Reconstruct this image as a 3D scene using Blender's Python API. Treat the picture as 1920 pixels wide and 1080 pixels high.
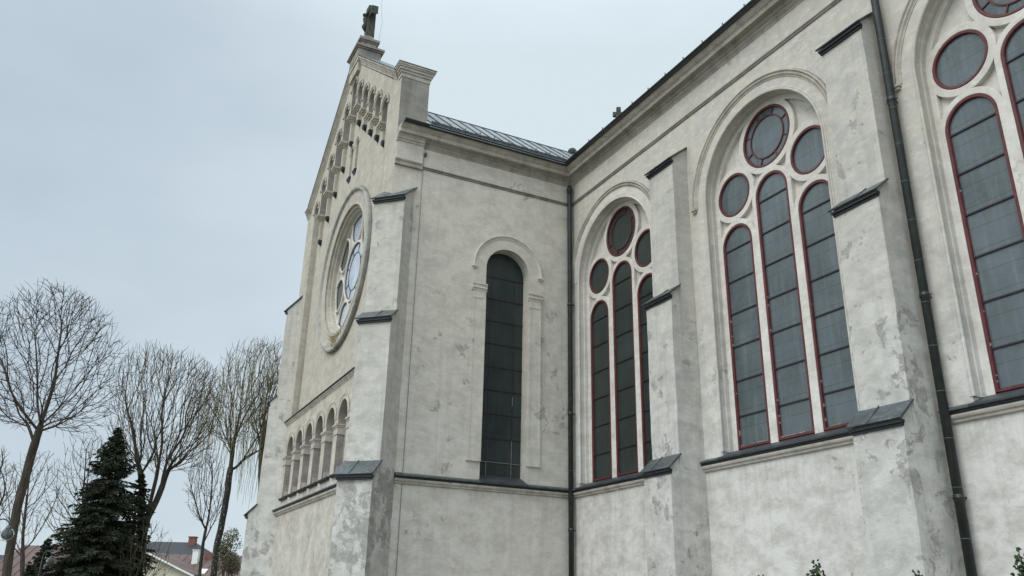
import bpy, bmesh, math, random
import numpy as np
from mathutils import Vector, Matrix, noise
from mathutils.geometry import tessellate_polygon
from mathutils.kdtree import KDTree
R = math.radians
PI = math.pi
for o in list(bpy.data.objects):
    bpy.data.objects.remove(o)
sc = bpy.context.scene
COL = sc.collection

# ------------------------------------------------------------------ camera
CAM = Vector((17.16996545, -10.2563291, 1.6))
cd = bpy.data.cameras.new('camera'); cam = bpy.data.objects.new('camera', cd); COL.objects.link(cam)
cd.sensor_width = 36.0; cd.sensor_fit = 'HORIZONTAL'; cd.lens = 29.183434
cd.clip_start = 0.1; cd.clip_end = 3000
_r = Matrix(((0.45219614, 0.89168179, 0.0205482), (0.31222877, -0.17983615, 0.93283018), (0.835483, -0.41540647, -0.35972992)))
cam.matrix_world = Matrix.Translation(CAM) @ _r.transposed().to_4x4()
sc.camera = cam
FW = Vector((-0.89542598, 0.44521043, 0)); RT = Vector((0.44521043, 0.89542598, 0))

# ------------------------------------------------------------------ world, sun, exposure
SUN_EL, SUN_AZ = R(52), R(200)
w = bpy.data.worlds.new('World'); sc.world = w; w.use_nodes = True
nt = w.node_tree; nt.nodes.clear()
N = nt.nodes.new
out = N('ShaderNodeOutputWorld'); bg = N('ShaderNodeBackground')
sky = N('ShaderNodeTexSky'); sky.sky_type = 'NISHITA'; sky.sun_disc = False
sky.sun_elevation = SUN_EL; sky.sun_rotation = SUN_AZ; sky.air_density = 1.6; sky.dust_density = 3.0
tc = N('ShaderNodeTexCoord')
mp = N('ShaderNodeMapping'); mp.inputs['Scale'].default_value = (1.0, 1.0, 2.2)
nz = N('ShaderNodeTexNoise'); nz.inputs['Scale'].default_value = 2.1; nz.inputs['Detail'].default_value = 6; nz.inputs['Roughness'].default_value = 0.5
nt.links.new(tc.outputs['Generated'], mp.inputs['Vector']); nt.links.new(mp.outputs[0], nz.inputs['Vector'])
# the heavier, bluer bank of cloud in the west
dt = N('ShaderNodeVectorMath'); dt.operation = 'DOT_PRODUCT'; dt.inputs[1].default_value = (-0.8905, -0.2005, 0.4085)
nt.links.new(tc.outputs['Generated'], dt.inputs[0])
mr = N('ShaderNodeMapRange'); mr.interpolation_type = 'SMOOTHSTEP'
mr.inputs['From Min'].default_value = 0.84; mr.inputs['From Max'].default_value = 0.995
mr.inputs['To Min'].default_value = 0.0; mr.inputs['To Max'].default_value = 0.72
nt.links.new(dt.outputs['Value'], mr.inputs['Value'])
ad = N('ShaderNodeMath'); ad.operation = 'MULTIPLY_ADD'; ad.inputs[1].default_value = 1.5; ad.inputs[2].default_value = -0.72
nt.links.new(nz.outputs['Fac'], ad.inputs[0])
a2 = N('ShaderNodeMath'); a2.operation = 'ADD'; a2.use_clamp = True
nt.links.new(mr.outputs[0], a2.inputs[0]); nt.links.new(ad.outputs[0], a2.inputs[1])
cr = N('ShaderNodeMix'); cr.data_type = 'RGBA'
cr.inputs['A'].default_value = (0.72, 0.83, 0.89, 1); cr.inputs['B'].default_value = (0.50, 0.60, 0.695, 1)
nt.links.new(a2.outputs[0], cr.inputs['Factor'])
# overcast sky is brightest towards the zenith
sp = N('ShaderNodeSeparateXYZ'); nt.links.new(tc.outputs['Generated'], sp.inputs[0])
zr = N('ShaderNodeMapRange'); zr.inputs['From Min'].default_value = 0.60; zr.inputs['From Max'].default_value = 1.0
zr.inputs['To Min'].default_value = 1.0; zr.inputs['To Max'].default_value = 1.9
nt.links.new(sp.outputs['Z'], zr.inputs['Value'])
# brighter cloud added out of view around the veiled sun as fill
d2 = N('ShaderNodeVectorMath'); d2.operation = 'DOT_PRODUCT'; d2.inputs[1].default_value = (0.45, -0.72, 0.53)
nt.links.new(tc.outputs['Generated'], d2.inputs[0])
m2 = N('ShaderNodeMapRange'); m2.interpolation_type = 'SMOOTHSTEP'; m2.inputs['From Min'].default_value = 0.0; m2.inputs['From Max'].default_value = 0.95
m2.inputs['To Min'].default_value = 1.0; m2.inputs['To Max'].default_value = 1.85
nt.links.new(d2.outputs['Value'], m2.inputs['Value'])
mm = N('ShaderNodeMath'); mm.operation = 'MULTIPLY'; nt.links.new(zr.outputs[0], mm.inputs[0]); nt.links.new(m2.outputs[0], mm.inputs[1]); zr = mm
vm = N('ShaderNodeVectorMath'); vm.operation = 'SCALE'
nt.links.new(cr.outputs['Result'], vm.inputs[0]); nt.links.new(zr.outputs[0], vm.inputs['Scale'])
sk = N('ShaderNodeVectorMath'); sk.operation = 'SCALE'; sk.inputs['Scale'].default_value = 0.06
nt.links.new(sky.outputs[0], sk.inputs[0])
mx = N('ShaderNodeMix'); mx.data_type = 'RGBA'; mx.inputs['Factor'].default_value = 0.93
nt.links.new(sk.outputs[0], mx.inputs['A']); nt.links.new(vm.outputs[0], mx.inputs['B'])
nt.links.new(mx.outputs['Result'], bg.inputs['Color']); bg.inputs['Strength'].default_value = 1.0
nt.links.new(bg.outputs[0], out.inputs['Surface'])
sl = bpy.data.lights.new('sun', 'SUN'); sl.energy = 1.3; sl.angle = R(28); sl.color = (1.0, 0.955, 0.905)
so = bpy.data.objects.new('sun', sl); COL.objects.link(so)
# light comes from the side of the nave wall: towards +y, slightly +x
so.rotation_euler = Vector((-0.26, 1.0, -1.05)).to_track_quat('-Z', 'Y').to_euler(); so.location = (5, -30, 40)
sc.view_settings.view_transform = 'Standard'; sc.view_settings.look = 'None'
sc.view_settings.exposure = 0.0; sc.view_settings.gamma = 1.0

# ------------------------------------------------------------------ materials
def newmat(name):
    m = bpy.data.materials.new(name); m.use_nodes = True
    t = m.node_tree; b = t.nodes['Principled BSDF']
    return m, t, b
def nd(t, kind, **kw):
    n = t.nodes.new(kind)
    for k, v in kw.items():
        if k in n.inputs: n.inputs[k].default_value = v
        else: setattr(n, k, v)
    return n
def posn(t, scale=(1, 1, 1), coord='geo'):
    if coord == 'geo':
        g = nd(t, 'ShaderNodeNewGeometry'); src = g.outputs['Position']
    else:
        g = nd(t, 'ShaderNodeTexCoord'); src = g.outputs['Object']
    m = nd(t, 'ShaderNodeMapping'); m.inputs['Scale'].default_value = scale
    t.links.new(src, m.inputs['Vector']); return m.outputs[0]
def nse(t, vec, scale, detail=6, rough=0.55, dist=0.0):
    n = nd(t, 'ShaderNodeTexNoise', Scale=scale, Detail=detail, Roughness=rough, Distortion=dist)
    t.links.new(vec, n.inputs['Vector']); return n.outputs['Fac']
def rmp(t, src, a, b, lo=0.0, hi=1.0, smooth=False):
    m = nd(t, 'ShaderNodeMapRange'); m.inputs['From Min'].default_value = a; m.inputs['From Max'].default_value = b
    m.inputs['To Min'].default_value = lo; m.inputs['To Max'].default_value = hi
    if smooth: m.interpolation_type = 'SMOOTHSTEP'
    t.links.new(src, m.inputs['Value']); return m.outputs[0]
def mixc(t, f, A, B):
    m = nd(t, 'ShaderNodeMix', data_type='RGBA')
    if isinstance(f, float): m.inputs['Factor'].default_value = f
    else: t.links.new(f, m.inputs['Factor'])
    for nm, c in (('A', A), ('B', B)):
        if isinstance(c, tuple): m.inputs[nm].default_value = (*c, 1)
        else: t.links.new(c, m.inputs[nm])
    return m.outputs['Result']
def mth(t, op, a, b=0.0, clamp=False):
    m = nd(t, 'ShaderNodeMath', operation=op); m.use_clamp = clamp
    for i, x in enumerate((a, b)):
        if isinstance(x, (int, float)): m.inputs[i].default_value = x
        else: t.links.new(x, m.inputs[i])
    return m.outputs[0]

def stucco(name, up, low, grey, patch, grime=0.5, cool=1.0, bump=0.45, zsplit=(3.0, 9.5), zone=None, drip=False):
    """lime plaster: warm tone above, paler tone below, trowel mottling, peeled patches, rain streaks, cracks"""
    up, low, grey = [(q[0] * 1.015, q[1] * 0.975, q[2] * 0.975) for q in (up, low, grey)]
    m, t, b = newmat(name)
    p = posn(t)
    g = nd(t, 'ShaderNodeNewGeometry'); s = nd(t, 'ShaderNodeSeparateXYZ'); t.links.new(g.outputs['Position'], s.inputs[0])
    n1 = nse(t, p, 0.55, 8, 0.6, 0.6)
    zz = mth(t, 'ADD', s.outputs['Z'], mth(t, 'MULTIPLY', mth(t, 'SUBTRACT', n1, 0.5), 6.0))
    f = rmp(t, zz, zsplit[0], zsplit[1], smooth=True)
    c = mixc(t, f, low, up)
    # broad cloudy mottling
    c = mixc(t, rmp(t, nse(t, posn(t, (1, 1, 1.5)), 1.9, 12, 0.72, 0.25), 0.42, 0.60, 0, 0.85), c, grey)
    c = mixc(t, rmp(t, nse(t, posn(t, (1, 1, 2.0)), 4.5, 9, 0.68, 0.35), 0.50, 0.68, 0, 0.4), c, tuple(min(1, x * 1.18) for x in low))
    # worn patches with hard torn edges
    n2 = nse(t, p, 2.6, 12, 0.72, 0.35); gate = nse(t, p, 0.42, 3, 0.5)
    pv = mth(t, 'ADD', n2, mth(t, 'MULTIPLY', gate, 0.55))
    if zone:       # heights at which the coat has flaked more
        z0, z1, am = zone
        band = mth(t, 'MULTIPLY', rmp(t, zz, z0 - .6, z0 + .6, smooth=True), rmp(t, zz, z1 - .6, z1 + .6, 1, 0, smooth=True))
        pv = mth(t, 'ADD', pv, mth(t, 'MULTIPLY', band, am))
    pm = rmp(t, pv, 0.93 - patch, 0.95 - patch)
    inner = rmp(t, nse(t, p, 9.0, 6, 0.7), 0.35, 0.6, 0.35, 0.85)
    c = mixc(t, mth(t, 'MULTIPLY', pm, inner), c, tuple(x * 0.62 for x in grey))
    # small brushed scars
    n3 = nse(t, posn(t, (1, 1, 0.6)), 10, 6, 0.7, 0.8)
    c = mixc(t, rmp(t, n3, 0.63, 0.70, 0, 0.32), c, tuple(x * 0.62 for x in grey))
    # rain streaks
    st = nse(t, posn(t, (2.6, 2.6, 0.16)), 1.6, 7, 0.62, 0.3)
    c = mixc(t, rmp(t, st, 0.52, 0.78, 0, grime), c, tuple(x * 0.60 for x in grey))
    if drip:       # runs washed down from the string course
        dz = mth(t, 'ADD', s.outputs['Z'], mth(t, 'MULTIPLY', nse(t, posn(t, (3.2, 3.2, 0.02)), 2.0, 3, .6), 3.2))
        dm = mth(t, 'MULTIPLY', rmp(t, dz, 4.6, 5.8, 0, .22, smooth=True), rmp(t, s.outputs['Z'], 4.02, 4.03, 1, 0))
        dm = mth(t, 'MULTIPLY', dm, rmp(t, nse(t, posn(t, (6, 6, .25)), 2.2, 6, .65), .45, .62))
        c = mixc(t, dm, c, tuple(x * 0.66 for x in grey))
    # hairline cracks
    v = nd(t, 'ShaderNodeTexVoronoi', feature='DISTANCE_TO_EDGE', Scale=0.55)
    wv = nd(t, 'ShaderNodeVectorMath', operation='ADD'); nn = nd(t, 'ShaderNodeTexNoise', Scale=1.6, Detail=9, Roughness=0.7)
    t.links.new(p, nn.inputs['Vector']); t.links.new(p, wv.inputs[0]); t.links.new(nn.outputs['Color'], wv.inputs[1]); t.links.new(wv.outputs[0], v.inputs['Vector'])
    ck = rmp(t, v.outputs['Distance'], 0.0, 0.006, 1, 0)
    ck = mth(t, 'MULTIPLY', ck, rmp(t, nse(t, p, 0.5, 2, 0.5), 0.55, 0.62, 0, 0.45))
    c = mixc(t, ck, c, (0.16, 0.16, 0.15))
    t.links.new(c, b.inputs['Base Color']); b.inputs['Roughness'].default_value = 0.92
    b.inputs['Specular IOR Level'].default_value = 0.18
    h = mth(t, 'ADD', mth(t, 'MULTIPLY', nse(t, p, 3.0, 6, 0.6), 0.6), mth(t, 'MULTIPLY', nse(t, p, 26, 5, 0.6), 0.16))
    h = mth(t, 'SUBTRACT', h, mth(t, 'MULTIPLY', pm, 0.10)); h = mth(t, 'SUBTRACT', h, mth(t, 'MULTIPLY', ck, 0.2))
    bp = nd(t, 'ShaderNodeBump', Strength=bump, Distance=0.05); t.links.new(h, bp.inputs['Height']); t.links.new(bp.outputs[0], b.inputs['Normal'])
    return m
def plain(name, col, rough=0.6, var=0.25, scale=6.0, metal=0.0, bump=0.15, streak=None, spec=0.4):
    m, t, b = newmat(name); p = posn(t)
    c = mixc(t, rmp(t, nse(t, p, scale, 7, 0.6, 0.4), 0.3, 0.7), tuple(x * (1 - var) for x in col), tuple(min(1, x * (1 + var)) for x in col))
    if streak:
        c = mixc(t, rmp(t, nse(t, posn(t, streak[0]), 3.0, 6, 0.65), 0.50, 0.72, 0, streak[2]), c, streak[1])
    t.links.new(c, b.inputs['Base Color']); b.inputs['Roughness'].default_value = rough; b.inputs['Metallic'].default_value = metal
    b.inputs['Specular IOR Level'].default_value = spec
    bp = nd(t, 'ShaderNodeBump', Strength=bump, Distance=0.02); t.links.new(nse(t, p, scale * 5, 5, 0.6), bp.inputs['Height']); t.links.new(bp.outputs[0], b.inputs['Normal'])
    return m
M = {}
M['wall'] = stucco('plaster_wall', (0.50, 0.48, 0.41), (0.62, 0.62, 0.585), (0.43, 0.42, 0.385), -0.01, 0.42, drip=True)
M['butt'] = stucco('plaster_buttress', (0.48, 0.465, 0.405), (0.545, 0.545, 0.51), (0.385, 0.385, 0.355), 0.035, 0.5, zone=(0.5, 4.0, 0.085))
M['side'] = stucco('plaster_transept', (0.575, 0.545, 0.47), (0.585, 0.57, 0.52), (0.455, 0.435, 0.375), 0.0, 0.35, zone=(5.2, 7.6, 0.09))
M['face'] = stucco('plaster_facade', (0.455, 0.43, 0.36), (0.54, 0.52, 0.455), (0.37, 0.35, 0.30), -0.05, 0.55)
M['trac'] = stucco('plaster_tracery', (0.585, 0.57, 0.51), (0.67, 0.67, 0.63), (0.49, 0.475, 0.425), -0.12, 0.35)
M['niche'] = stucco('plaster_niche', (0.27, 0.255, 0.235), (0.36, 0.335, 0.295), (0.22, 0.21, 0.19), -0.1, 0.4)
M['corn'] = stucco('plaster_cornice', (0.45, 0.425, 0.36), (0.50, 0.48, 0.43), (0.33, 0.31, 0.265), -0.03, 0.75)
M['corn2'] = stucco('shade_dark_cornice', (0.36, 0.335, 0.285), (0.40, 0.38, 0.33), (0.25, 0.235, 0.20), -0.03, 0.8)  # cornice plaster darkened, underside shade put into the colour
M['shade_line'] = stucco('shade_line_plaster', (0.25, 0.235, 0.205), (0.28, 0.265, 0.235), (0.17, 0.16, 0.14), -0.03, 0.8)  # dark tone that puts crease shade into mouldings and the frieze
M['ring'] = stucco('weathered_ring', (0.36, 0.36, 0.33), (0.40, 0.40, 0.37), (0.24, 0.25, 0.235), 0.02, 0.9)
M['stone'] = stucco('dark_stone', (0.29, 0.275, 0.24), (0.30, 0.285, 0.25), (0.20, 0.19, 0.165), 0.0, 0.8)
M['cross'] = plain('lichened_stone', (0.060, 0.064, 0.050), 0.95, 0.5, 9, bump=0.6)
M['tin'] = plain('dark_tin', (0.046, 0.056, 0.060), 0.42, 0.35, 5, bump=0.1, streak=((6, 6, 1), (0.17, 0.20, 0.19), 0.55), spec=0.6)
M['sill'] = plain('sill_tin', (0.040, 0.046, 0.050), 0.5, 0.3, 5)
M['lip'] = plain('black_lip', (0.018, 0.019, 0.021), 0.5, 0.4, 9)
M['gut'] = plain('gutter_paint', (0.014, 0.020, 0.022), 0.30, 0.4, 4, spec=0.6)
M['pipe'] = plain('downpipe_paint', (0.020, 0.025, 0.024), 0.45, 0.45, 5, streak=((8, 8, .8), (0.05, 0.05, 0.045), 0.6))
M['solder'] = plain('pipe_seam', (0.085, 0.088, 0.082), 0.6, 0.4, 12)
M['roof'] = plain('sheet_metal_roof', (0.22, 0.235, 0.245), 0.42, 0.3, 1.2, metal=0.2, spec=0.6)
M['seam'] = plain('roof_seam', (0.035, 0.04, 0.045), 0.4)
M['red'] = plain('red_window_paint', (0.100, 0.021, 0.021), 0.5, 0.35, 7, streak=((5, 5, 5), (0.055, 0.018, 0.016), 0.6))
M['bar'] = plain('glazing_bar', (0.022, 0.014, 0.018), 0.45)
M['white'] = plain('putty', (0.34, 0.29, 0.27), 0.8, 0.4, 20)
M['wire'] = plain('wire', (0.06, 0.06, 0.06), 0.5)

def glass(name, base, line, lf, rough=0.12, spec=0.5):
    m, t, b = newmat(name); p = posn(t)
    v = nd(t, 'ShaderNodeTexVoronoi', feature='DISTANCE_TO_EDGE', Scale=5.5); v.inputs['Randomness'].default_value = 1
    wv = nd(t, 'ShaderNodeVectorMath', operation='ADD'); nn = nd(t, 'ShaderNodeTexNoise', Scale=3.0, Detail=4, Roughness=0.6)
    sc_ = nd(t, 'ShaderNodeVectorMath', operation='SCALE'); sc_.inputs['Scale'].default_value = 0.9
    t.links.new(p, nn.inputs['Vector']); t.links.new(nn.outputs['Color'], sc_.inputs[0]); t.links.new(p, wv.inputs[0]); t.links.new(sc_.outputs[0], wv.inputs[1]); t.links.new(wv.outputs[0], v.inputs['Vector'])
    f = mth(t, 'MULTIPLY', rmp(t, v.outputs['Distance'], 0.008, 0.035, 1, 0), rmp(t, nse(t, p, 2.0, 3), 0.35, 0.6, 0, lf))
    c = mixc(t, rmp(t, nse(t, p, 1.2, 6, 0.6), 0.3, 0.7), tuple(x * 0.72 for x in base), tuple(x * 1.3 for x in base))
    c = mixc(t, rmp(t, nse(t, posn(t, (7, 7, .4)), 1.5, 5), 0.5, 0.7, 0, 0.5), c, tuple(x * 1.7 for x in base))
    c = mixc(t, f, c, line)
    # the inner glazing bars and lead show faintly through the protective pane
    g = nd(t, 'ShaderNodeNewGeometry'); s_ = nd(t, 'ShaderNodeSeparateXYZ'); t.links.new(g.outputs['Position'], s_.inputs[0])
    zf = mth(t, 'FRACT', mth(t, 'DIVIDE', mth(t, 'ADD', s_.outputs['Z'], 0.0), 0.3285))
    c = mixc(t, rmp(t, mth(t, 'ABSOLUTE', mth(t, 'SUBTRACT', zf, 0.5)), 0.012, 0.03, 0.45, 0), c, tuple(x * 0.35 for x in base))
    t.links.new(c, b.inputs['Base Color']); b.inputs['Roughness'].default_value = rough
    b.inputs['Specular IOR Level'].default_value = spec
    bp = nd(t, 'ShaderNodeBump', Strength=0.12, Distance=0.02); t.links.new(nse(t, p, 2.5, 4, 0.5), bp.inputs['Height']); t.links.new(bp.outputs[0], b.inputs['Normal'])
    return m
M['glass'] = glass('church_glass', (0.078, 0.094, 0.100), (0.16, 0.18, 0.185), 0.42, 0.16)
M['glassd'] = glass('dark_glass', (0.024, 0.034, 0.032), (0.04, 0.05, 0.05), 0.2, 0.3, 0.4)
M['glassr'] = glass('rose_glass', (0.42, 0.46, 0.53), (0.5, 0.5, 0.55), 0.2, 0.2, 0.7)
M['glassg'] = glass('rose_glass_grey', (0.085, 0.095, 0.09), (0.1, 0.1, 0.1), 0.2, 0.3, 0.4)

# ------------------------------------------------------------------ mesh helpers
class MB:
    def __init__(s): s.v = []; s.f = []; s.sm = []
    def add(s, vs, fs, smooth=False):
        k = len(s.v); s.v += [tuple(v) for v in vs]; s.f += [tuple(i + k for i in f) for f in fs]; s.sm += [smooth] * len(fs)
    def build(s, name, mat, parent=None, recalc=True, **props):
        me = bpy.data.meshes.new(name); me.from_pydata(s.v, [], s.f)
        me.polygons.foreach_set('use_smooth', s.sm)
        me.materials.append(mat)
        if recalc:
            bm = bmesh.new(); bm.from_mesh(me); bmesh.ops.recalc_face_normals(bm, faces=bm.faces); bm.to_mesh(me); bm.free()
        me.update()
        o = bpy.data.objects.new(name, me); COL.objects.link(o)
        if parent: o.parent = parent
        for k, v in props.items(): o[k] = v
        return o
def empty(name, loc, label, cat, group=None):
    o = bpy.data.objects.new(name, None); COL.objects.link(o); o.location = loc; o.empty_display_size = 0.3
    o['label'] = label; o['category'] = cat
    if group: o['group'] = group
    return o
def frame(O, U, Nn):
    O = Vector(O); U = Vector(U).normalized(); Nn = Vector(Nn).normalized(); V = Vector((0, 0, 1))
    return lambda u, v, w=0.0: O + U * u + V * v + Nn * w
def box(mb, fr, u0, u1, v0, v1, w0, w1):
    P = [fr(u, v, ww) for ww in (w0, w1) for v in (v0, v1) for u in (u0, u1)]
    mb.add(P, [(0, 1, 3, 2), (4, 6, 7, 5), (0, 4, 5, 1), (2, 3, 7, 6), (0, 2, 6, 4), (1, 5, 7, 3)])
def plate(mb, fr, outer, holes, w0, w1):
    loops = [outer] + holes
    tri = tessellate_polygon([[Vector((a, b, 0)) for a, b in L] for L in loops])
    flat = [p for L in loops for p in L]; n = len(flat)
    vs = [fr(a, b, w1) for a, b in flat] + [fr(a, b, w0) for a, b in flat]
    fs = [tuple(t) for t in tri] + [tuple(i + n for i in reversed(t)) for t in tri]
    k = 0
    for L in loops:
        for i in range(len(L)):
            j = (i + 1) % len(L); fs.append((k + i, k + j, n + k + j, n + k + i))
        k += len(L)
    mb.add(vs, fs)
def sweep(mb, fr, path, prof, closed=False, caps=True, smooth=False, cprof=False):
    """profile (o, w): o = offset to the right of the direction of travel, w = out of the wall"""
    n = len(path); rows = []
    for i in range(n):
        p = Vector(path[i])
        a = Vector(path[i - 1]) if (i > 0 or closed) else None
        c = Vector(path[(i + 1) % n]) if (i < n - 1 or closed) else None
        ns = []
        if a is not None: d = (p - a).normalized(); ns.append(Vector((d.y, -d.x)))
        if c is not None: d = (c - p).normalized(); ns.append(Vector((d.y, -d.x)))
        if len(ns) == 2:
            m = (ns[0] + ns[1]).normalized(); m = m / max(0.3, m.dot(ns[0]))
        else: m = ns[0]
        rows.append([fr(p.x + m.x * o, p.y + m.y * o, ww) for o, ww in prof])
    k = len(prof); vs = [v for r in rows for v in r]; fs = []
    for i in range(n if closed else n - 1):
        j = (i + 1) % n
        for q in range(k if cprof else k - 1):
            q2 = (q + 1) % k
            fs.append((i * k + q, i * k + q2, j * k + q2, j * k + q))
    if caps and not closed:
        fs.append(tuple(range(k))); fs.append(tuple(reversed([(n - 1) * k + q for q in range(k)])))
    mb.add(vs, fs, smooth)
def circ(cx, cz, r, n=64, a0=0.0):
    return [(cx + r * math.sin(a0 + 2 * PI * i / n), cz + r * math.cos(a0 + 2 * PI * i / n)) for i in range(n)]
def arc(cx, cz, r, n=40, a=-90.0, b=90.0):     # clockwise from left over the top to the right
    return [(cx + r * math.sin(R(a + (b - a) * i / n)), cz + r * math.cos(R(a + (b - a) * i / n))) for i in range(n + 1)]
def arch(cx, zs, r, zb, n=40):
    return [(cx - r, zb)] + arc(cx, zs, r, n) + [(cx + r, zb)]
def tube(mb, pts, rad, n=8, caps=True, smooth=True):
    pts = [Vector(p) for p in pts]; rows = []; up = Vector((0, 0, 1))
    if isinstance(rad, (int, float)): rad = [rad] * len(pts)
    prev = None
    for i, p in enumerate(pts):
        d = (pts[min(i + 1, len(pts) - 1)] - pts[max(i - 1, 0)])
        if d.length < 1e-9: d = up.copy()
        d.normalize()
        if prev is None: a = d.cross(Vector((1, 0, 0)) if abs(d.x) < 0.9 else Vector((0, 1, 0))).normalized()
        else:
            a = prev - d * prev.dot(d)
            a = a.normalized() if a.length > 1e-6 else d.orthogonal().normalized()
        prev = a; b = d.cross(a)
        rows.append([p + (a * math.cos(2 * PI * k / n) + b * math.sin(2 * PI * k / n)) * rad[i] for k in range(n)])
    vs = [v for r in rows for v in r]; fs = []
    for i in range(len(pts) - 1):
        for k in range(n):
            fs.append((i * n + k, i * n + (k + 1) % n, (i + 1) * n + (k + 1) % n, (i + 1) * n + k))
    if caps: fs += [tuple(reversed(range(n))), tuple((len(pts) - 1) * n + k for k in range(n))]
    mb.add(vs, fs, smooth)
def jit(p, amp, s=1.6):
    return p + Vector((noise.noise(p * s), noise.noise(p * s + Vector((31, 7, 3))), noise.noise(p * s + Vector((5, 19, 41))))) * amp
def rough_box(mb, fr, u0, u1, v0, v1, w0, w1, step=0.16, amp=0.012):
    def grid(f, a0, a1, b0, b1):
        na = max(1, int(abs(a1 - a0) / step)); nb = max(1, int(abs(b1 - b0) / step))
        vs = []
        for j in range(nb + 1):
            for i in range(na + 1):
                q = f(a0 + (a1 - a0) * i / na, b0 + (b1 - b0) * j / nb); vs.append(jit(jit(q, amp), amp * 0.5, 6.0))
        fs = [(j * (na + 1) + i, j * (na + 1) + i + 1, (j + 1) * (na + 1) + i + 1, (j + 1) * (na + 1) + i) for j in range(nb) for i in range(na)]
        mb.add(vs, fs)
    grid(lambda a, b: fr(a, b, w1), u0, u1, v0, v1)
    grid(lambda a, b: fr(u0, b, a), w0, w1, v0, v1); grid(lambda a, b: fr(u1, b, a), w0, w1, v0, v1)
    grid(lambda a, b: fr(a, v1, b), u0, u1, w0, w1)

NAVE = frame((0, 0, 0), (1, 0, 0), (0, -1, 0))
TRAN = frame((0, 0, 0), (0, 1, 0), (1, 0, 0))
FAC = frame((0, -4.97, 0), (1, 0, 0), (0, -1, 0))

church = empty('church', (0, 0, 0), 'large grey plastered church with round-arched windows and stepped buttresses', 'church')

# ------------------------------------------------------------------ nave wall and its windows
WX = [1.91, 6.90, 11.89, 16.88]
mb = MB()
plate(mb, NAVE, [(-0.3, -0.4), (26, -0.4), (26, 12.6), (-0.3, 12.6)], [arch(x, 9.38, 1.585, 4.12, 56) for x in WX], -0.36, 0.0)
mb.build('nave_wall', M['wall'], church)

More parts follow.
